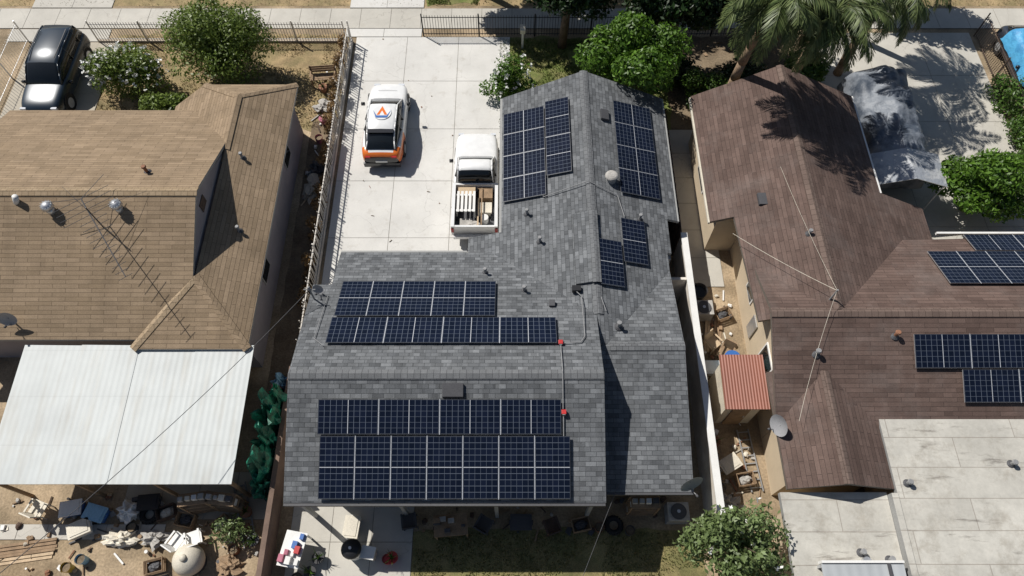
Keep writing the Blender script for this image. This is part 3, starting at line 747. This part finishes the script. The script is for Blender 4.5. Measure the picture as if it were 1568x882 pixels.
mb=MB(); mb.box(-7.95,-7.82,-2,9.7,0,1.05,m_pinkwall); mb.box(-7.97,-7.80,-2,9.7,1.05,1.1,m_pinkwall); mb.build('block_wall')
mb=MB(); mb.box(6.5,6.66,3.5,14.9,0,1.75,m_wallw); mb.box(6.46,6.7,3.5,14.9,1.75,1.81,m_white); mb.build('white_block_wall')
mb=MB()
for i in range(48):
    y=14.95+i*.13; mb.box(6.5+random.uniform(-.01,.01),6.54,y,y+.12,0,1.7+random.uniform(-.03,.03),m_wooddark)
mb.box(6.55,6.6,14.95,21.1,.4,.5,m_wooddark);mb.box(6.55,6.6,14.95,21.1,1.3,1.4,m_wooddark); mb.build('wood_fence')
mb=MB(); mb.box(5.9,6.5,12.9,13.0,0,1.7,m_wallw); mb.build('garden_gate')
mb=MB()
for i in range(16): mb.box(-17.6+i*.16,-17.46+i*.16,2.6+.01*(i%2),2.66,0,1.5+random.uniform(-.05,.05),m_wood)
mb.build('wood_fence')

# ------------------------------------------------------------------ vehicles
p_white=paint('car_white',(.75,.75,.74)); p_orange=paint('car_orange',(.72,.17,.025)); p_navy=paint('suv_paint',(.018,.03,.045),.3,.1)
p_bk=paint('car_black',(.015,.015,.017)); p_dk=paint('dark_car',(.03,.035,.05))
m_tail=M('tail_lamp',(.35,.01,.01),.25,0.02,bump=0); m_head=M('head_lamp',(.6,.62,.65),.15,.02,bump=0)
def vehicle(name,x,y,rot,body,gh,pf,roofm,wheels,W,sub=2,extra=None,wr=.33):
    e=empty(name,(x,y,0)); mb=MB(); mb.place(x,y,.03,rot)
    secs=[]
    for (yy,w,zb,zs,zt) in body:
        half=[(w*.82,zb),(w,zb+.12),(w*1.0,(zb+zs)/2),(w*.97,zs),(w*.72,zs+(zt-zs)*.65)]
        sec=[(0,yy,zb)]+[(a,yy,b) for a,b in half]+[(0,yy,zt)]+[(-a,yy,b) for a,b in half[::-1]]
        secs.append(sec)
    mb.loft(secs,pf); mb.build('body',e,True,sub,recalc=True)
    mb=MB(); mb.place(x,y,.03,rot); secs=[]
    for (yy,wb,wr_,zb,zr,_) in gh:
        secs.append([(wb,yy,zb),((wb+wr_)/2+.02,yy,(zb+zr)/2),(wr_,yy,zr-.05),(wr_*.8,yy,zr-.005),(0,yy,zr+.015),(-wr_*.8,yy,zr-.005),(-wr_,yy,zr-.05),(-(wb+wr_)/2-.02,yy,(zb+zr)/2),(-wb,yy,zb)])
    def gf(i,k):
        if k in (2,3,4,5) and gh[i][5]: return roofm
        return m_glass
    mb.loft(secs,gf); 
    mb.build('cabin',e,True,recalc=True)
    mb=MB(); mb.place(x,y,.03,rot)
    for sx in (-1,1):
        prev=None
        for g in gh:
            p=Vector((sx*(g[2]-.0),g[0],g[4]-.045))
            if prev is not None: mb.cyl(prev,p,.028,.028,roofm,6)
            prev=p
        gm=[g for g in gh if g[5]]
        for g in (gm[len(gm)//2],gm[-1]):
            mb.cyl((sx*g[2],g[0],g[4]-.05),(sx*(g[1]+.015),g[0],g[3]),.03,.035,p_bk,6)
        g=gm[0]
        mb.cbox((sx*(W/2+.10),g[0]+.42,.92),(.16,.1,.12),p_bk)
    mb.build('pillars_and_mirrors',e,True)
    mb=MB(); mb.place(x,y,.03,rot)
    for wy in wheels:
        for sx in (-1,1):
            X=sx*(W/2-.11)
            mb.cyl((X-.115,wy,wr),(X+.115,wy,wr),wr,wr,m_rubber,24)
            mb.cyl((sx*(W/2-.04),wy,wr),(sx*(W/2+.012),wy,wr),wr*.66,wr*.6,m_alu,16)
            mb.cyl((sx*(W/2-.3),wy,wr+.02),(sx*(W/2-.005),wy,wr+.02),wr+.06,wr+.06,m_black,24)
    mb.build('wheels',e)
    if extra:
        mb=MB(); mb.place(x,y,.03,rot); extra(mb); mb.build('trim',e)
    return e
cb=[(2.22,.5,.36,.55,.6),(2.15,.72,.26,.62,.68),(1.9,.84,.22,.72,.8),(1.3,.9,.2,.84,.93),(.8,.9,.2,.9,.98),(0,.9,.2,.93,1.0),(-.9,.9,.2,.96,1.02),(-1.35,.9,.2,.98,1.04),(-1.75,.87,.24,.99,1.06),(-2.05,.82,.27,.93,1.0),(-2.17,.74,.3,.78,.84),(-2.22,.6,.38,.6,.64)]
cg=[(1.0,.70,.68,.9,.97,0),(.6,.75,.64,.92,1.22,0),(.25,.78,.60,.93,1.44,1),(-.2,.80,.61,.95,1.52,1),(-.8,.79,.6,.97,1.50,1),(-1.15,.76,.58,.98,1.44,0),(-1.6,.70,.57,1.0,1.24,0),(-1.9,.64,.6,1.02,1.07,0)]
def pfc(i,k):
    if k in (0,11): return p_bk
    if k==-1: return p_white
    if k==-2: return p_bk
    if i>=10: return p_bk
    if i==9: return p_orange
    if i>=6 and k in (1,2,3,8,9,10): return p_orange
    if i==8: return p_orange if k in (3,8,4,7) else p_white
    return p_white
def carx(mb):
    z=1.542
    def disc(cx,cy,r,m,z,n=24): mb.poly([(cx+r*math.cos(t*2*math.pi/n),cy+r*math.sin(t*2*math.pi/n),z) for t in range(n)],m)
    disc(0,-.32,.40,p_white,z)
    for (pts,m,zz) in (([(0,.02),(-.22,-.46),(-.1,-.46),(.03,-.15)],p_orange,.004),([(0,.02),(.24,-.46),(.12,-.46),(-.05,-.12)],p_orange,.007),([(-.38,-.2),(-.24,-.62),(.24,-.62),(.38,-.2),(.22,-.5),(-.22,-.5)],m_blue,.010)):
        mb.poly([(a,b,z+zz) for a,b in pts],m)
    mb.box(-.66,-.45,-2.19,-2.05,.78,.86,m_tail);mb.box(.45,.66,-2.19,-2.05,.78,.86,m_tail)
    mb.box(-.25,.25,-2.24,-2.2,.55,.66,m_white); mb.box(-.78,.78,-2.24,-1.95,.26,.5,p_bk)
    mb.box(-.68,-.42,2.02,2.14,.62,.7,m_head);mb.box(.42,.68,2.02,2.14,.62,.7,m_head)
    mb.box(-.55,.55,-1.36,-1.16,1.42,1.455,p_bk); mb.cyl((0,-1.62,1.235),(.25,-1.7,1.2),.01,.01,p_bk,5)
    mb.box(-.42,.42,1.55,1.56,.885,.89,p_bk)
vehicle('parked_car',-5.55,21.45,0,cb,cg,pfc,p_white,(1.35,-1.3),1.8,2,carx)
sb=[(2.35,.6,.4,.7,.8),(2.28,.8,.3,.85,.95),(1.9,.92,.28,.98,1.06),(1.2,.95,.28,1.05,1.12),(.9,.95,.28,1.08,1.14),(0,.96,.28,1.1,1.15),(-1.4,.95,.28,1.12,1.16),(-2.1,.92,.3,1.12,1.16),(-2.3,.86,.35,1.05,1.1),(-2.36,.7,.45,.8,.85)]
sg=[(1.05,.8,.78,1.08,1.12,0),(.7,.84,.74,1.1,1.45,0),(.35,.86,.70,1.1,1.72,1),(-.5,.86,.71,1.12,1.8,1),(-1.6,.85,.70,1.12,1.78,1),(-2.0,.82,.68,1.12,1.72,0),(-2.2,.8,.74,1.12,1.2,0)]
def suvx(mb):
    for sx in (-.6,.6): mb.box(sx-.015,sx+.015,-1.6,.2,1.82,1.85,m_dgray)
    mb.box(-.6,.6,2.33,2.36,.5,.75,m_black); mb.box(-.8,-.55,2.2,2.3,.75,.9,m_head);mb.box(.55,.8,2.2,2.3,.75,.9,m_head)
vehicle('parked_suv',-20.85,24.2,math.pi,sb,sg,lambda i,k:p_navy,p_navy,(1.45,-1.45),1.9,2,suvx,.38)
vehicle('neighbor_car',24.0,25.0,math.pi,cb,cg,lambda i,k:p_dk,p_dk,(1.35,-1.3),1.8,2)
pb=[(2.55,.6,.4,.7,.76),(2.48,.82,.3,.85,.92),(2.1,.92,.28,.97,1.04),(1.2,.94,.28,1.02,1.09),(.5,.95,.28,1.04,1.08),(-.2,.95,.28,1.05,1.08),(-.28,.93,.3,1.04,1.06)]
pg=[(1.1,.78,.76,1.0,1.07,0),(.8,.8,.72,1.02,1.35,0),(.5,.82,.68,1.03,1.62,1),(.1,.82,.69,1.04,1.70,1),(-.1,.81,.68,1.04,1.68,0),(-.26,.8,.73,1.05,1.12,0)]
def pux(mb):
    mb.box(-.93,-.80,-2.42,-.3,.45,1.08,p_white); mb.box(.80,.93,-2.42,-.3,.45,1.08,p_white)
    mb.box(-.80,.80,-2.42,-2.34,.5,1.06,p_white); mb.box(-.80,.80,-.38,-.3,.5,1.08,p_white)
    mb.box(-.80,.80,-2.34,-.38,.5,.56,m_dgray); mb.box(-.85,.85,-2.6,-2.46,.42,.58,m_alu)
    mb.box(-.93,-.82,-2.46,-2.425,.7,.95,m_tail); mb.box(.82,.93,-2.46,-2.425,.7,.95,m_tail)
    mb.box(-.7,.0,-1.0,-.45,.57,1.0,m_woodlight); mb.box(.1,.7,-.95,-.42,.57,.95,m_wood)
    for k in range(5): mb.box(-.72+k*.16,-.62+k*.16,-1.75,-.75,1.12,1.15,m_white)
    mb.box(-.74,.02,-1.7,-1.62,1.08,1.12,m_white);mb.box(-.74,.02,-.95,-.87,1.08,1.12,m_white)
    for sx in (-.72,.0):
        for yy in (-1.66,-.91): mb.box(sx-.02,sx+.02,yy-.02,yy+.02,.57,1.08,m_white)
    mb.box(.15,.68,-1.6,-1.1,.57,.85,m_cream); mb.cyl((.4,-1.85,.57),(.4,-1.85,.9),.14,.15,m_white,14); mb.box(-.6,-.1,-2.25,-1.85,.57,.8,m_cloth)
    mb.box(.1,.16,-2.3,-.5,.9,.95,m_woodlight);mb.box(.25,.3,-2.3,-.5,.98,1.02,m_wood)
    mb.lump((-.1,-2.1,.7),(.3,.18,.15),m_cloth,.3)
    mb.box(-.7,.7,2.5,2.56,.5,.72,m_black); mb.box(-.8,-.58,2.42,2.52,.72,.86,m_head);mb.box(.58,.8,2.42,2.52,.72,.86,m_head)
vehicle('pickup_truck',-1.5,18.05,0,pb,pg,lambda i,k:p_white,p_white,(1.6,-1.45),1.88,2,pux,.35)

def drape(name,x0,x1,y0,y1,h,m,rot=0,amp=.16,base=.3,arch=.25,nx=44,ny=64,tent=0,top=None):
    mb=MB(); ids=[]
    for j in range(ny+1):
        row=[]
        for i in range(nx+1):
            u=i/nx*2-1; v=j/ny*2-1
            ed=(1-abs(u)**9)*(1-abs(v)**13)
            x=x0+(x1-x0)*(u+1)/2; y=y0+(y1-y0)*(v+1)/2
            if top: x+=top*(v+1)/2
            z=base+(h-base)*ed**.4+arch*(1-u*u)*ed+tent*(1-abs(u))*ed
            p=Vector((x,y,0)); w=abs(mnoise.noise(p*.9))+.6*abs(mnoise.noise(p*2.1+Vector((4,1,0))))
            # sag between the ribs of the frame
            z+=amp*(w*2-.6)*(.4+.6*ed)-amp*.5*abs(math.sin((v+1)*math.pi*2))*(1-abs(u))*ed
            off=.08*mnoise.noise(Vector((x*2,y*2,5)))
            row.append(mb.av((x+off,y+off,max(z,.04))))
        ids.append(row)
    for j in range(ny):
        for i in range(nx): mb.face((ids[j][i],ids[j][i+1],ids[j+1][i+1],ids[j+1][i]),m(i/nx,j/ny) if callable(m) else m)
    return mb.build(name,smooth=True)
drape('tarp_covered_vehicle',14.45,17.1,17.9,23.6,1.9,m_tarp,amp=.13,base=.5,arch=0,tent=.45,top=.35)
mb=MB(); mb.slab([(14.35,17.0,2.0),(15.75,17.0,2.42),(15.75,18.5,2.45),(14.35,18.5,2.03)],.03,m_tarps,m_alu)
mb.slab([(15.75,17.0,2.42),(17.15,16.9,2.0),(17.2,18.5,2.03),(15.75,18.5,2.45)],.03,m_tarps,m_alu)
for x,y in ((14.45,17.1),(17.05,17.0),(14.45,18.4),(17.1,18.4)): mb.cyl((x,y,0),(x,y,2.0),.03,.03,m_alu,8)
mb.build('shade_canopy')
drape('blue_tarp_cover',23.0,25.0,23.3,26.4,1.55,m_tarpb,amp=.06,base=.8,arch=.08,nx=24,ny=28)

# ------------------------------------------------------------------ vegetation
tree('leafy_tree',5.0,22.9,3.1,2.2,1.9,1.8,15000,.10,28,.4,m_leafb)
tree('shade_tree',-1.4,30.4,4.8,2.4,2.0,1.9,9000,.19,26,.45,m_leafd,.22)
tree('shade_tree',2.4,26.7,3.7,2.5,1.6,1.6,13000,.12,28,.42,m_leafd,.22)
tree('shade_tree',2.8,30.4,5.0,2.8,2.2,1.9,9000,.19,26,.45,m_leafd,.25)
tree('shade_tree',7.4,26.0,3.9,2.7,1.9,1.8,15000,.12,30,.42,m_leafd,.25)
tree('shade_tree',7.6,30.3,4.6,2.8,2.0,1.9,8000,.19,26,.45,m_leafd,.25)
tree('shade_tree',11.4,26.3,3.7,2.5,1.9,1.8,12000,.12,26,.42,m_leafd,.22)
tree('shade_tree',18.5,30.0,3.8,3.0,1.6,1.8,7000,.15,22,.42,m_leafd,.2)
bush('round_shrub',8.6,22.9,1.1,.9,1.2,4500,.08,m_leaf)
bush('undergrowth_shrub',7.4,24.3,1.3,1.0,1.1,4000,.09,m_leafd)
bush('undergrowth_shrub',10.6,24.0,1.6,1.2,1.1,5000,.09,m_leafd)
bush('undergrowth_shrub',13.2,24.4,1.2,1.2,1.0,4000,.09,m_leaf)
bush('white_rose_bush',-.2,23.6,1.25,1.05,1.05,4200,.08,m_leafb,14,90)
bush('white_oleander_bush',-17.4,24.0,1.8,1.2,1.2,7500,.08,m_leafo,18,240)
tree('round_shrub_tree',-13.4,25.0,1.95,2.35,1.95,1.8,22000,.075,44,.42,m_leafo,.14,0,.6)
bush('shrub',-11.8,22.5,1.7,.75,.8,4000,.08,m_leafo)
bush('shrub',-15.3,22.3,1.2,.8,.9,3500,.08,m_leafo)
tree('citrus_tree',18.9,17.2,1.75,1.9,1.7,1.3,11000,.10,24,.42,m_leafb)
tree('backyard_tree',6.9,3.6,2.3,2.1,1.5,1.5,6500,.085,32,.28,m_leafs,.09,20,.2)
hedge('hedge',22.0,22.7,18,24,.4,1.2,4500,.08,m_leaf,34,.4)
hedge('ivy_hedge',22.6,24.6,14,22.5,.3,.9,6000,.09,m_leafd,40,.5)
bush('weed_bush',-9.2,4.2,.7,.5,.6,700,.06,m_leafs)
palm('queen_palm',9.2,21.9,7.9,34,2.5,(.1,-1.2),12)
palm('queen_palm',11.7,22.1,7.0,34,2.5,(-.1,-1.1),8)
palm('queen_palm',15.3,24.9,5.4,34,2.7,(.2,-.5),6)
palm('queen_palm',16.6,27.3,5.8,28,2.5,(.2,0),5)

# ------------------------------------------------------------------ dishes, poles, wires
def dish(name,x,y,z,r,az,el,mast=.6):
    mb=MB(); mb.cyl((x,y,z),(x,y,z+mast),.025,.025,m_pipe,8)
    d=Vector((math.cos(az)*math.cos(el),math.sin(az)*math.cos(el),math.sin(el))); a=d.orthogonal().normalized(); b=d.cross(a)
    c=Vector((x,y,z+mast)); rings=[]
    for k in range(6):
        t=k/5; o=c+d*(.25*r*t*t); rings.append([mb.av(o+(a*math.cos(q)+b*math.sin(q))*r*max(t,.02)) for q in [2*math.pi*i/24 for i in range(24)]])
    for k in range(5):
        for i in range(24): j=(i+1)%24; mb.face((rings[k][i],rings[k][j],rings[k+1][j],rings[k+1][i]),m_dish)
    lo=Vector((0,0,-1)); lo=(lo-d*lo.dot(d)).normalized()
    mb.cyl(c+lo*r,c+d*r*1.1+lo*r*.3,.015,.015,m_pipe,6); mb.cyl(c+d*r*1.05+lo*r*.3,c+d*r*1.3+lo*r*.25,.04,.04,m_dgray,8)
    return mb.build(name,smooth=True)
dish('satellite_dish',5.45,5.2,2.4,.38,math.radians(-70),math.radians(15),.45)
dish('satellite_dish',8.55,7.0,2.4,.36,math.radians(-160),math.radians(20),.4)
dish('satellite_dish',-17.0,10.6,2.8,.3,math.radians(-80),math.radians(20),.4)
dish('satellite_dish',-6.6,11.6,3.1,.2,math.radians(-100),math.radians(25),.3)
mb=MB()
mb.cyl((-6.75,11.3,2.6),(-6.75,11.3,4.0),.03,.03,m_pipe,8); mb.cyl((-6.95,11.3,3.9),(-6.55,11.3,3.9),.02,.02,m_pipe,6); mb.cyl((-6.75,11.3,3.98),(-6.75,11.3,4.08),.06,.03,m_pipe,8)
mb.build('service_mast')
def wire(name,a,b,sag,r=.008,m=None):
    a=Vector(a);b=Vector(b); pts=[a.lerp(b,i/16)-Vector((0,0,4*sag*(i/16)*(1-i/16))) for i in range(17)]
    mb=MB(); mb.path(pts,r,m or m_dgray,5); mb.build(name)
wire('service_wire',(-6.75,11.3,3.9),(-13.5,2.0,5.2),.4,.011)
wire('service_wire',(-13.5,2.0,5.2),(-20,-6,6.5),.2,.011)
wire('service_wire',(10.55,10.97,4.45),(7.9,13.9,3.3),.1,.008,m_cream)
wire('service_wire',(10.55,10.97,4.45),(9.9,16.5,3.8),.1,.005,m_cream)
wire('service_wire',(10.55,10.97,4.4),(9.0,7.0,3.2),.25,.006,m_cream)
wire('service_wire',(3.3,5.2,2.6),(-.6,-3,6),.2,.008)

# ------------------------------------------------------------------ yard objects
def obj(name,x,y,fn,rot=0,z=0,sc=1,smooth=False,bevel=0):
    mb=MB(); mb.place(x,y,z,math.radians(rot),sc); fn(mb); return mb.build(name,smooth=smooth,bevel=bevel)
def chair(m):
    def f(b):
        b.box(-.24,.24,-.22,.24,.40,.44,m); b.hexa([(-.24,.22,.44),(.24,.22,.44),(.24,.26,.44),(-.24,.26,.44)],[(-.22,.32,.85),(.22,.32,.85),(.22,.36,.85),(-.22,.36,.85)],m)
        for x in (-.22,.22):
            for y in (-.2,.22): b.box(x-.02,x+.02,y-.02,y+.02,0,.4,m)
            b.box(x-.03,x+.03,-.2,.26,.62,.65,m); b.box(x-.02,x+.02,-.2,-.16,.44,.62,m)
    return f
def bucket(m,m2=None):
    def f(b):
        b.cyl((0,0,0),(0,0,.35),.13,.16,m,16,False); b.cyl((0,0,.0),(0,0,.01),.13,.13,m,16); b.cyl((0,0,.27),(0,0,.28),.15,.15,m2 or m_dirtd,16)
        b.cyl((0,0,.33),(0,0,.36),.172,.172,m,16,False)
    return f
def binb(m,ml):
    def f(b):
        b.hexa([(-.28,-.2,0),(.28,-.2,0),(.28,.2,0),(-.28,.2,0)],[(-.34,-.24,.36),(.34,-.24,.36),(.34,.24,.36),(-.34,.24,.36)],m)
        b.box(-.36,.36,-.26,.26,.36,.41,ml); b.box(-.29,.29,-.19,.19,.41,.43,ml); b.box(-.40,-.36,-.08,.08,.3,.34,m); b.box(.36,.40,-.08,.08,.3,.34,m)
    return f
def crate(m):
    def f(b):
        for z in (0.02,.14,.26):
            b.box(-.3,.3,-.22,-.2,z,z+.08,m);b.box(-.3,.3,.2,.22,z,z+.08,m);b.box(-.3,-.28,-.2,.2,z,z+.08,m);b.box(.28,.3,-.2,.2,z,z+.08,m)
        b.box(-.28,.28,-.2,.2,.0,.02,m); b.lump((0,0,.12),(.22,.16,.12),random.choice([m_cloth,m_dgray,m_cream]),.3)
    return f
def table(m,top=None):
    def f(b):
        b.box(-.55,.55,-.35,.35,.70,.74,m)
        for x in (-.5,.5):
            for y in (-.3,.3): b.box(x-.025,x+.025,y-.025,y+.025,0,.7,m)
        if top:
            for k in range(9):
                x,y=random.uniform(-.45,.45),random.uniform(-.28,.28); s=random.uniform(.05,.12)
                b.box(x-s,x+s,y-s*.7,y+s*.7,.741,.75+s*1.5,random.choice(top))
    return f
def tire(b):
    n=20
    for i in range(n):
        t0=2*math.pi*i/n;t1=2*math.pi*(i+1)/n
        b.cyl((.24*math.cos(t0),.24*math.sin(t0),.1),(.24*math.cos(t1),.24*math.sin(t1),.1),.095,.095,m_rubber,8,False)
def heap(m,r=(.4,.3,.2),seed=1,amp=.45): 
    return lambda b: b.lump((0,0,r[2]*.6),r,m,amp,2.2,22,12,seed,0.01)
def planks(b):
    for k in range(6): 
        y=-.3+k*.11; b.box(-.9+random.uniform(-.1,.1),.9+random.uniform(-.1,.1),y,y+.09,.0+.03*(k%3),.03+.03*(k%3),random.choice([m_wood,m_woodlight]))
def ladder(b):
    for x in (-.2,.2): b.box(x-.02,x+.02,-1.1,1.1,.05,.1,m_pipe)
    for k in range(8): b.box(-.18,.18,-.98+k*.28,-.94+k*.28,.06,.09,m_pipe)
def pot(m,lm=None):
    def f(b):
        b.cyl((0,0,0),(0,0,.3),.12,.18,m,14); b.cyl((0,0,.3),(0,0,.34),.2,.2,m,14)
        for k in range(14):
            a=random.uniform(0,6.28); r=random.uniform(.1,.3)
            b.cyl((0,0,.34),(r*math.cos(a),r*math.sin(a),.34+random.uniform(.15,.4)),.02,.004,lm or m_leaf,4)
    return f
def grill(b):
    b.cyl((0,0,.0),(0,0,.75),.26,.3,m_white,18); b.lump((0,0,.78),(.33,.33,.2),m_black,.03,2,20,10,1,.7); b.cyl((0,0,.95),(0,0,1.03),.05,.05,m_alu,10)
    b.box(.3,.75,-.2,.2,.6,.66,m_white); b.box(.34,.7,-.16,.16,.0,.6,m_cream)
def acunit(b):
    b.box(-.35,.35,-.3,.3,0,.62,m_cloth); b.cyl((0,0,.62),(0,0,.66),.26,.26,m_dgray,20); b.cyl((0,0,.665),(0,0,.68),.06,.06,m_alu,8)
    for k in range(8): b.box(-.355,.355,-.305,.305,.06+k*.065,.075+k*.065,m_pipe)
def shelf(b):
    for x in (-.45,.45):
        for y in (-.18,.18): b.box(x-.02,x+.02,y-.02,y+.02,0,1.4,m_wood)
    for z in (.15,.55,.95,1.35):
        b.box(-.47,.47,-.2,.2,z,z+.03,m_wood)
        for k in range(4): 
            x=-.35+k*.22; s=random.uniform(.06,.1); b.box(x-s,x+s,-s,s,z+.03,z+.05+s*2,random.choice([m_cream,m_white,m_dgray,m_cloth,m_wood]))
def bench(b):
    for k in range(4): b.box(-.6,.6,-.2+k*.11,-.11+k*.11,.42,.45,m_wood)
    for k in range(3): b.box(-.6,.6,.24,.27,.52+k*.13,.62+k*.13,m_wood)
    for x in (-.55,.55): b.box(x-.03,x+.03,-.2,-.15,0,.42,m_wood);b.box(x-.03,x+.03,.24,.29,0,.9,m_wood);b.box(x-.03,x+.03,-.2,.26,.62,.65,m_wood)
L=[('cooler_box',-14.75,4.9,binb(m_blue,m_white),10),('cooler_box',-13.9,4.75,binb(m_blue,m_lblue),-15),('cloth_heap',-12.9,4.8,heap(m_white,(.35,.3,.25),3,.8),0),
('car_tire',-12.2,4.75,tire,0),('storage_crate',-11.6,4.8,crate(m_wooddark),20),('storage_crate',-10.9,4.55,crate(m_wood),-10),('storage_shelf',-10.3,5.0,shelf,8),
('storage_shelf',-9.4,5.0,shelf,-6),('plastic_chair',-15.8,4.9,chair(m_cream),160),('storage_bin',-12.2,5.1,binb(m_dgray,m_black),5),('cloth_heap',-12.9,3.95,heap(m_cream,(.5,.25,.2),5,.9),0),
('plastic_chair',-10.4,3.95,chair(m_white),200),('plastic_chair',-10.9,3.85,chair(m_white),150),('bucket',-9.5,4.0,bucket(m_white),0),('bucket',-9.1,3.6,bucket(m_orange),0),('plank_pile',-16.0,3.55,planks,8),
('cloth_heap',-11.9,3.95,heap(m_cloth,(.35,.25,.18),2,.9),0),('bucket',-14.0,3.3,bucket(m_lblue),0),('potted_plant',-8.9,4.8,pot(m_orange),0),
('potted_plant',-8.5,3.9,pot(m_dgray),0),('ladder',-9.0,4.75,ladder,20),('storage_bin',-14.3,4.25,binb(m_white,m_cream),25),
('bucket',-14.4,3.05,bucket(m_yellow),0),('wood_crate',-11.6,3.1,crate(m_wood),15),
('bucket',-12.6,4.3,bucket(m_black),0),('wood_crate',-9.7,4.4,crate(m_wood),40),
('cloth_heap',-9.2,3.1,heap(m_wood,(.35,.3,.15),12,.9),0),
('plastic_table',-7.05,3.55,table(m_white,[m_blue,m_red,m_white,m_green,m_pink]),80),('potted_plant',-6.3,3.35,pot(m_black),0),('potted_plant',-6.5,2.9,pot(m_black),0),('bucket',-6.9,2.75,bucket(m_black),0),
('storage_bin',-5.3,4.3,binb(m_white,m_cream),85),('barbecue_grill',-5.15,3.55,grill,-10),('red_bucket',-4.05,3.3,bucket(m_red,m_red),0),('potted_plant',-3.9,3.35,pot(m_red),0),
('patio_chair',-3.4,4.5,chair(m_dgray),190),('patio_table',-2.0,4.3,table(m_wood,[m_cloth,m_dgray,m_wood]),5),('patio_chair',-.9,4.4,chair(m_dgray),150),('storage_bin',.3,4.45,binb(m_dgray,m_dgray),0),
('patio_chair',1.3,4.35,chair(m_wooddark),200),('wood_crate',2.3,4.4,crate(m_wood),12),('bucket',2.9,4.3,bucket(m_orange),0),('car_tire',3.4,4.4,tire,0),('storage_shelf',4.3,4.9,shelf,0),('bucket',3.9,4.2,bucket(m_dgray),0),
('air_conditioner',5.5,4.75,acunit,0),
('flower_pot',-8.45,21.9,pot(m_pink),0),('basin',-8.5,20.8,bucket(m_pink),0),('rubble_heap',-8.6,22.8,heap(m_cloth,(.35,.3,.15),4,.9),0),('rubble_heap',-8.4,18.2,heap(m_conc3,(.35,.6,.2),6,.9),0),
('potted_plant',-8.7,23.8,pot(m_orange),0),('bench',-8.7,24.3,bench,5),('bucket',-8.2,23.2,bucket(m_white),0),('stone_heap',-8.4,19.3,heap(m_dgray,(.3,.3,.2),9,.9),0),
('cloth_heap',-8.35,8.8,heap(m_pink,(.2,.2,.8),3,.8),0),('cloth_heap',-8.25,9.2,heap(m_lblue,(.22,.22,.8),4,.8),0),
('air_conditioner',7.3,12.3,acunit,0),('storage_crate',8.1,12.2,crate(m_wood),20),('wood_chair',7.5,10.9,chair(m_woodlight),40),('wood_chair',7.9,10.5,chair(m_wood),-30),
('plank_pile',7.7,11.5,planks,80),('storage_bin',7.3,9.95,binb(m_white,m_white),0),('bucket',8.3,9.95,bucket(m_white),0),
('storage_bin',7.5,6.4,binb(m_cloth,m_cream),30),('ladder',8.3,6.6,ladder,5),('wood_crate',8.0,5.9,crate(m_wood),10),('bucket',7.1,5.6,bucket(m_metal),0),('cloth_heap',7.3,5.1,heap(m_cloth,(.3,.25,.2),7,.9),0),
('potted_plant',7.1,7.2,pot(m_orange),0),
]
for n,x,y,f,r in L: obj(n,x,y,f,r,0,1.0)
obj('barrel',7.2,13.0,bucket(m_dgray,m_black),0,0,1.9)
obj('rain_barrel',8.0,10.1,lambda b:(b.cyl((0,0,0),(0,0,.9),.3,.3,m_lblue,18),b.cyl((0,0,.9),(0,0,.95),.31,.28,m_blue,18)))
obj('round_water_tank',-10.4,3.25,lambda b:(b.lump((0,0,.5),(.5,.5,.48),m_cream,.02,2,28,16,1,.02),b.cyl((0,0,.96),(0,0,1.04),.12,.1,m_cream,14),b.cyl((0,0,0),(0,0,.1),.4,.4,m_dgray,18)),smooth=True)
for s,(x,y,r) in enumerate([(-8.3,7.9,(.33,.5,1.3)),(-8.3,7.0,(.3,.45,1.1)),(-8.3,6.1,(.33,.5,1.2)),(-8.35,5.5,(.3,.3,.8)),(-8.2,8.5,(.22,.3,1.1))]): obj('green_tarp_heap',x,y,heap(m_green,r,s+20,.9))
SH=empty('garden_shed',(7.85,8.7,0))
mb=MB(); mb.box(7.25,8.45,7.95,9.55,0,1.95,m_cream); mb.build('walls',SH)
mb=MB(); mb.slab([(7.12,7.8,1.98),(8.62,7.8,1.98),(8.62,9.7,2.15),(7.12,9.7,2.15)],.05,m_corr,m_wood); mb.build('roof',SH)
mb=MB(); mb.box(7.5,8.1,7.9,7.945,.05,1.8,m_wood); mb.box(8.0,8.04,7.87,7.895,.9,1.0,m_alu); mb.build('door',SH)
obj('mailbox',.5,26.6,lambda b:(b.box(-.05,.05,-.05,.05,0,1.05,m_white),b.exx([(-.22,1.05),(.22,1.05),(.22,1.25),(.1,1.35),(-.1,1.35),(-.22,1.25)],-.12,.12,m_cream)))

# ------------------------------------------------------------------ camera, light, world
cam=bpy.data.cameras.new('camera'); co=bpy.data.objects.new('camera',cam); COL.objects.link(co)
co.location=(0,0,25); co.rotation_euler=(math.radians(90-61.7),0,0); cam.sensor_width=36; cam.lens=36*1100/1568; cam.clip_end=2000; cam.clip_start=.1
SC.camera=co
Ld=Vector((.66,-.51,-1)).normalized()
sl=bpy.data.lights.new('sun','SUN'); sl.energy=5.0; sl.angle=math.radians(.53); sl.color=(1,.965,.91)
so=bpy.data.objects.new('sun',sl); so.rotation_euler=Ld.to_track_quat('-Z','Y').to_euler(); so.location=(-20,20,40); COL.objects.link(so)
w=bpy.data.worlds.new('World'); SC.world=w; w.use_nodes=True; nt=w.node_tree
bg=nt.nodes['Background']; sk=nt.nodes.new('ShaderNodeTexSky'); sk.sky_type='NISHITA'; sk.sun_disc=False
el=math.asin(-Ld.z); az=math.atan2(-Ld.x,-Ld.y)
sk.sun_elevation=el; sk.sun_rotation=az; nt.links.new(sk.outputs[0],bg.inputs[0]); bg.inputs[1].default_value=.055
SC.view_settings.view_transform='Standard'; SC.view_settings.look='None'; SC.view_settings.exposure=0
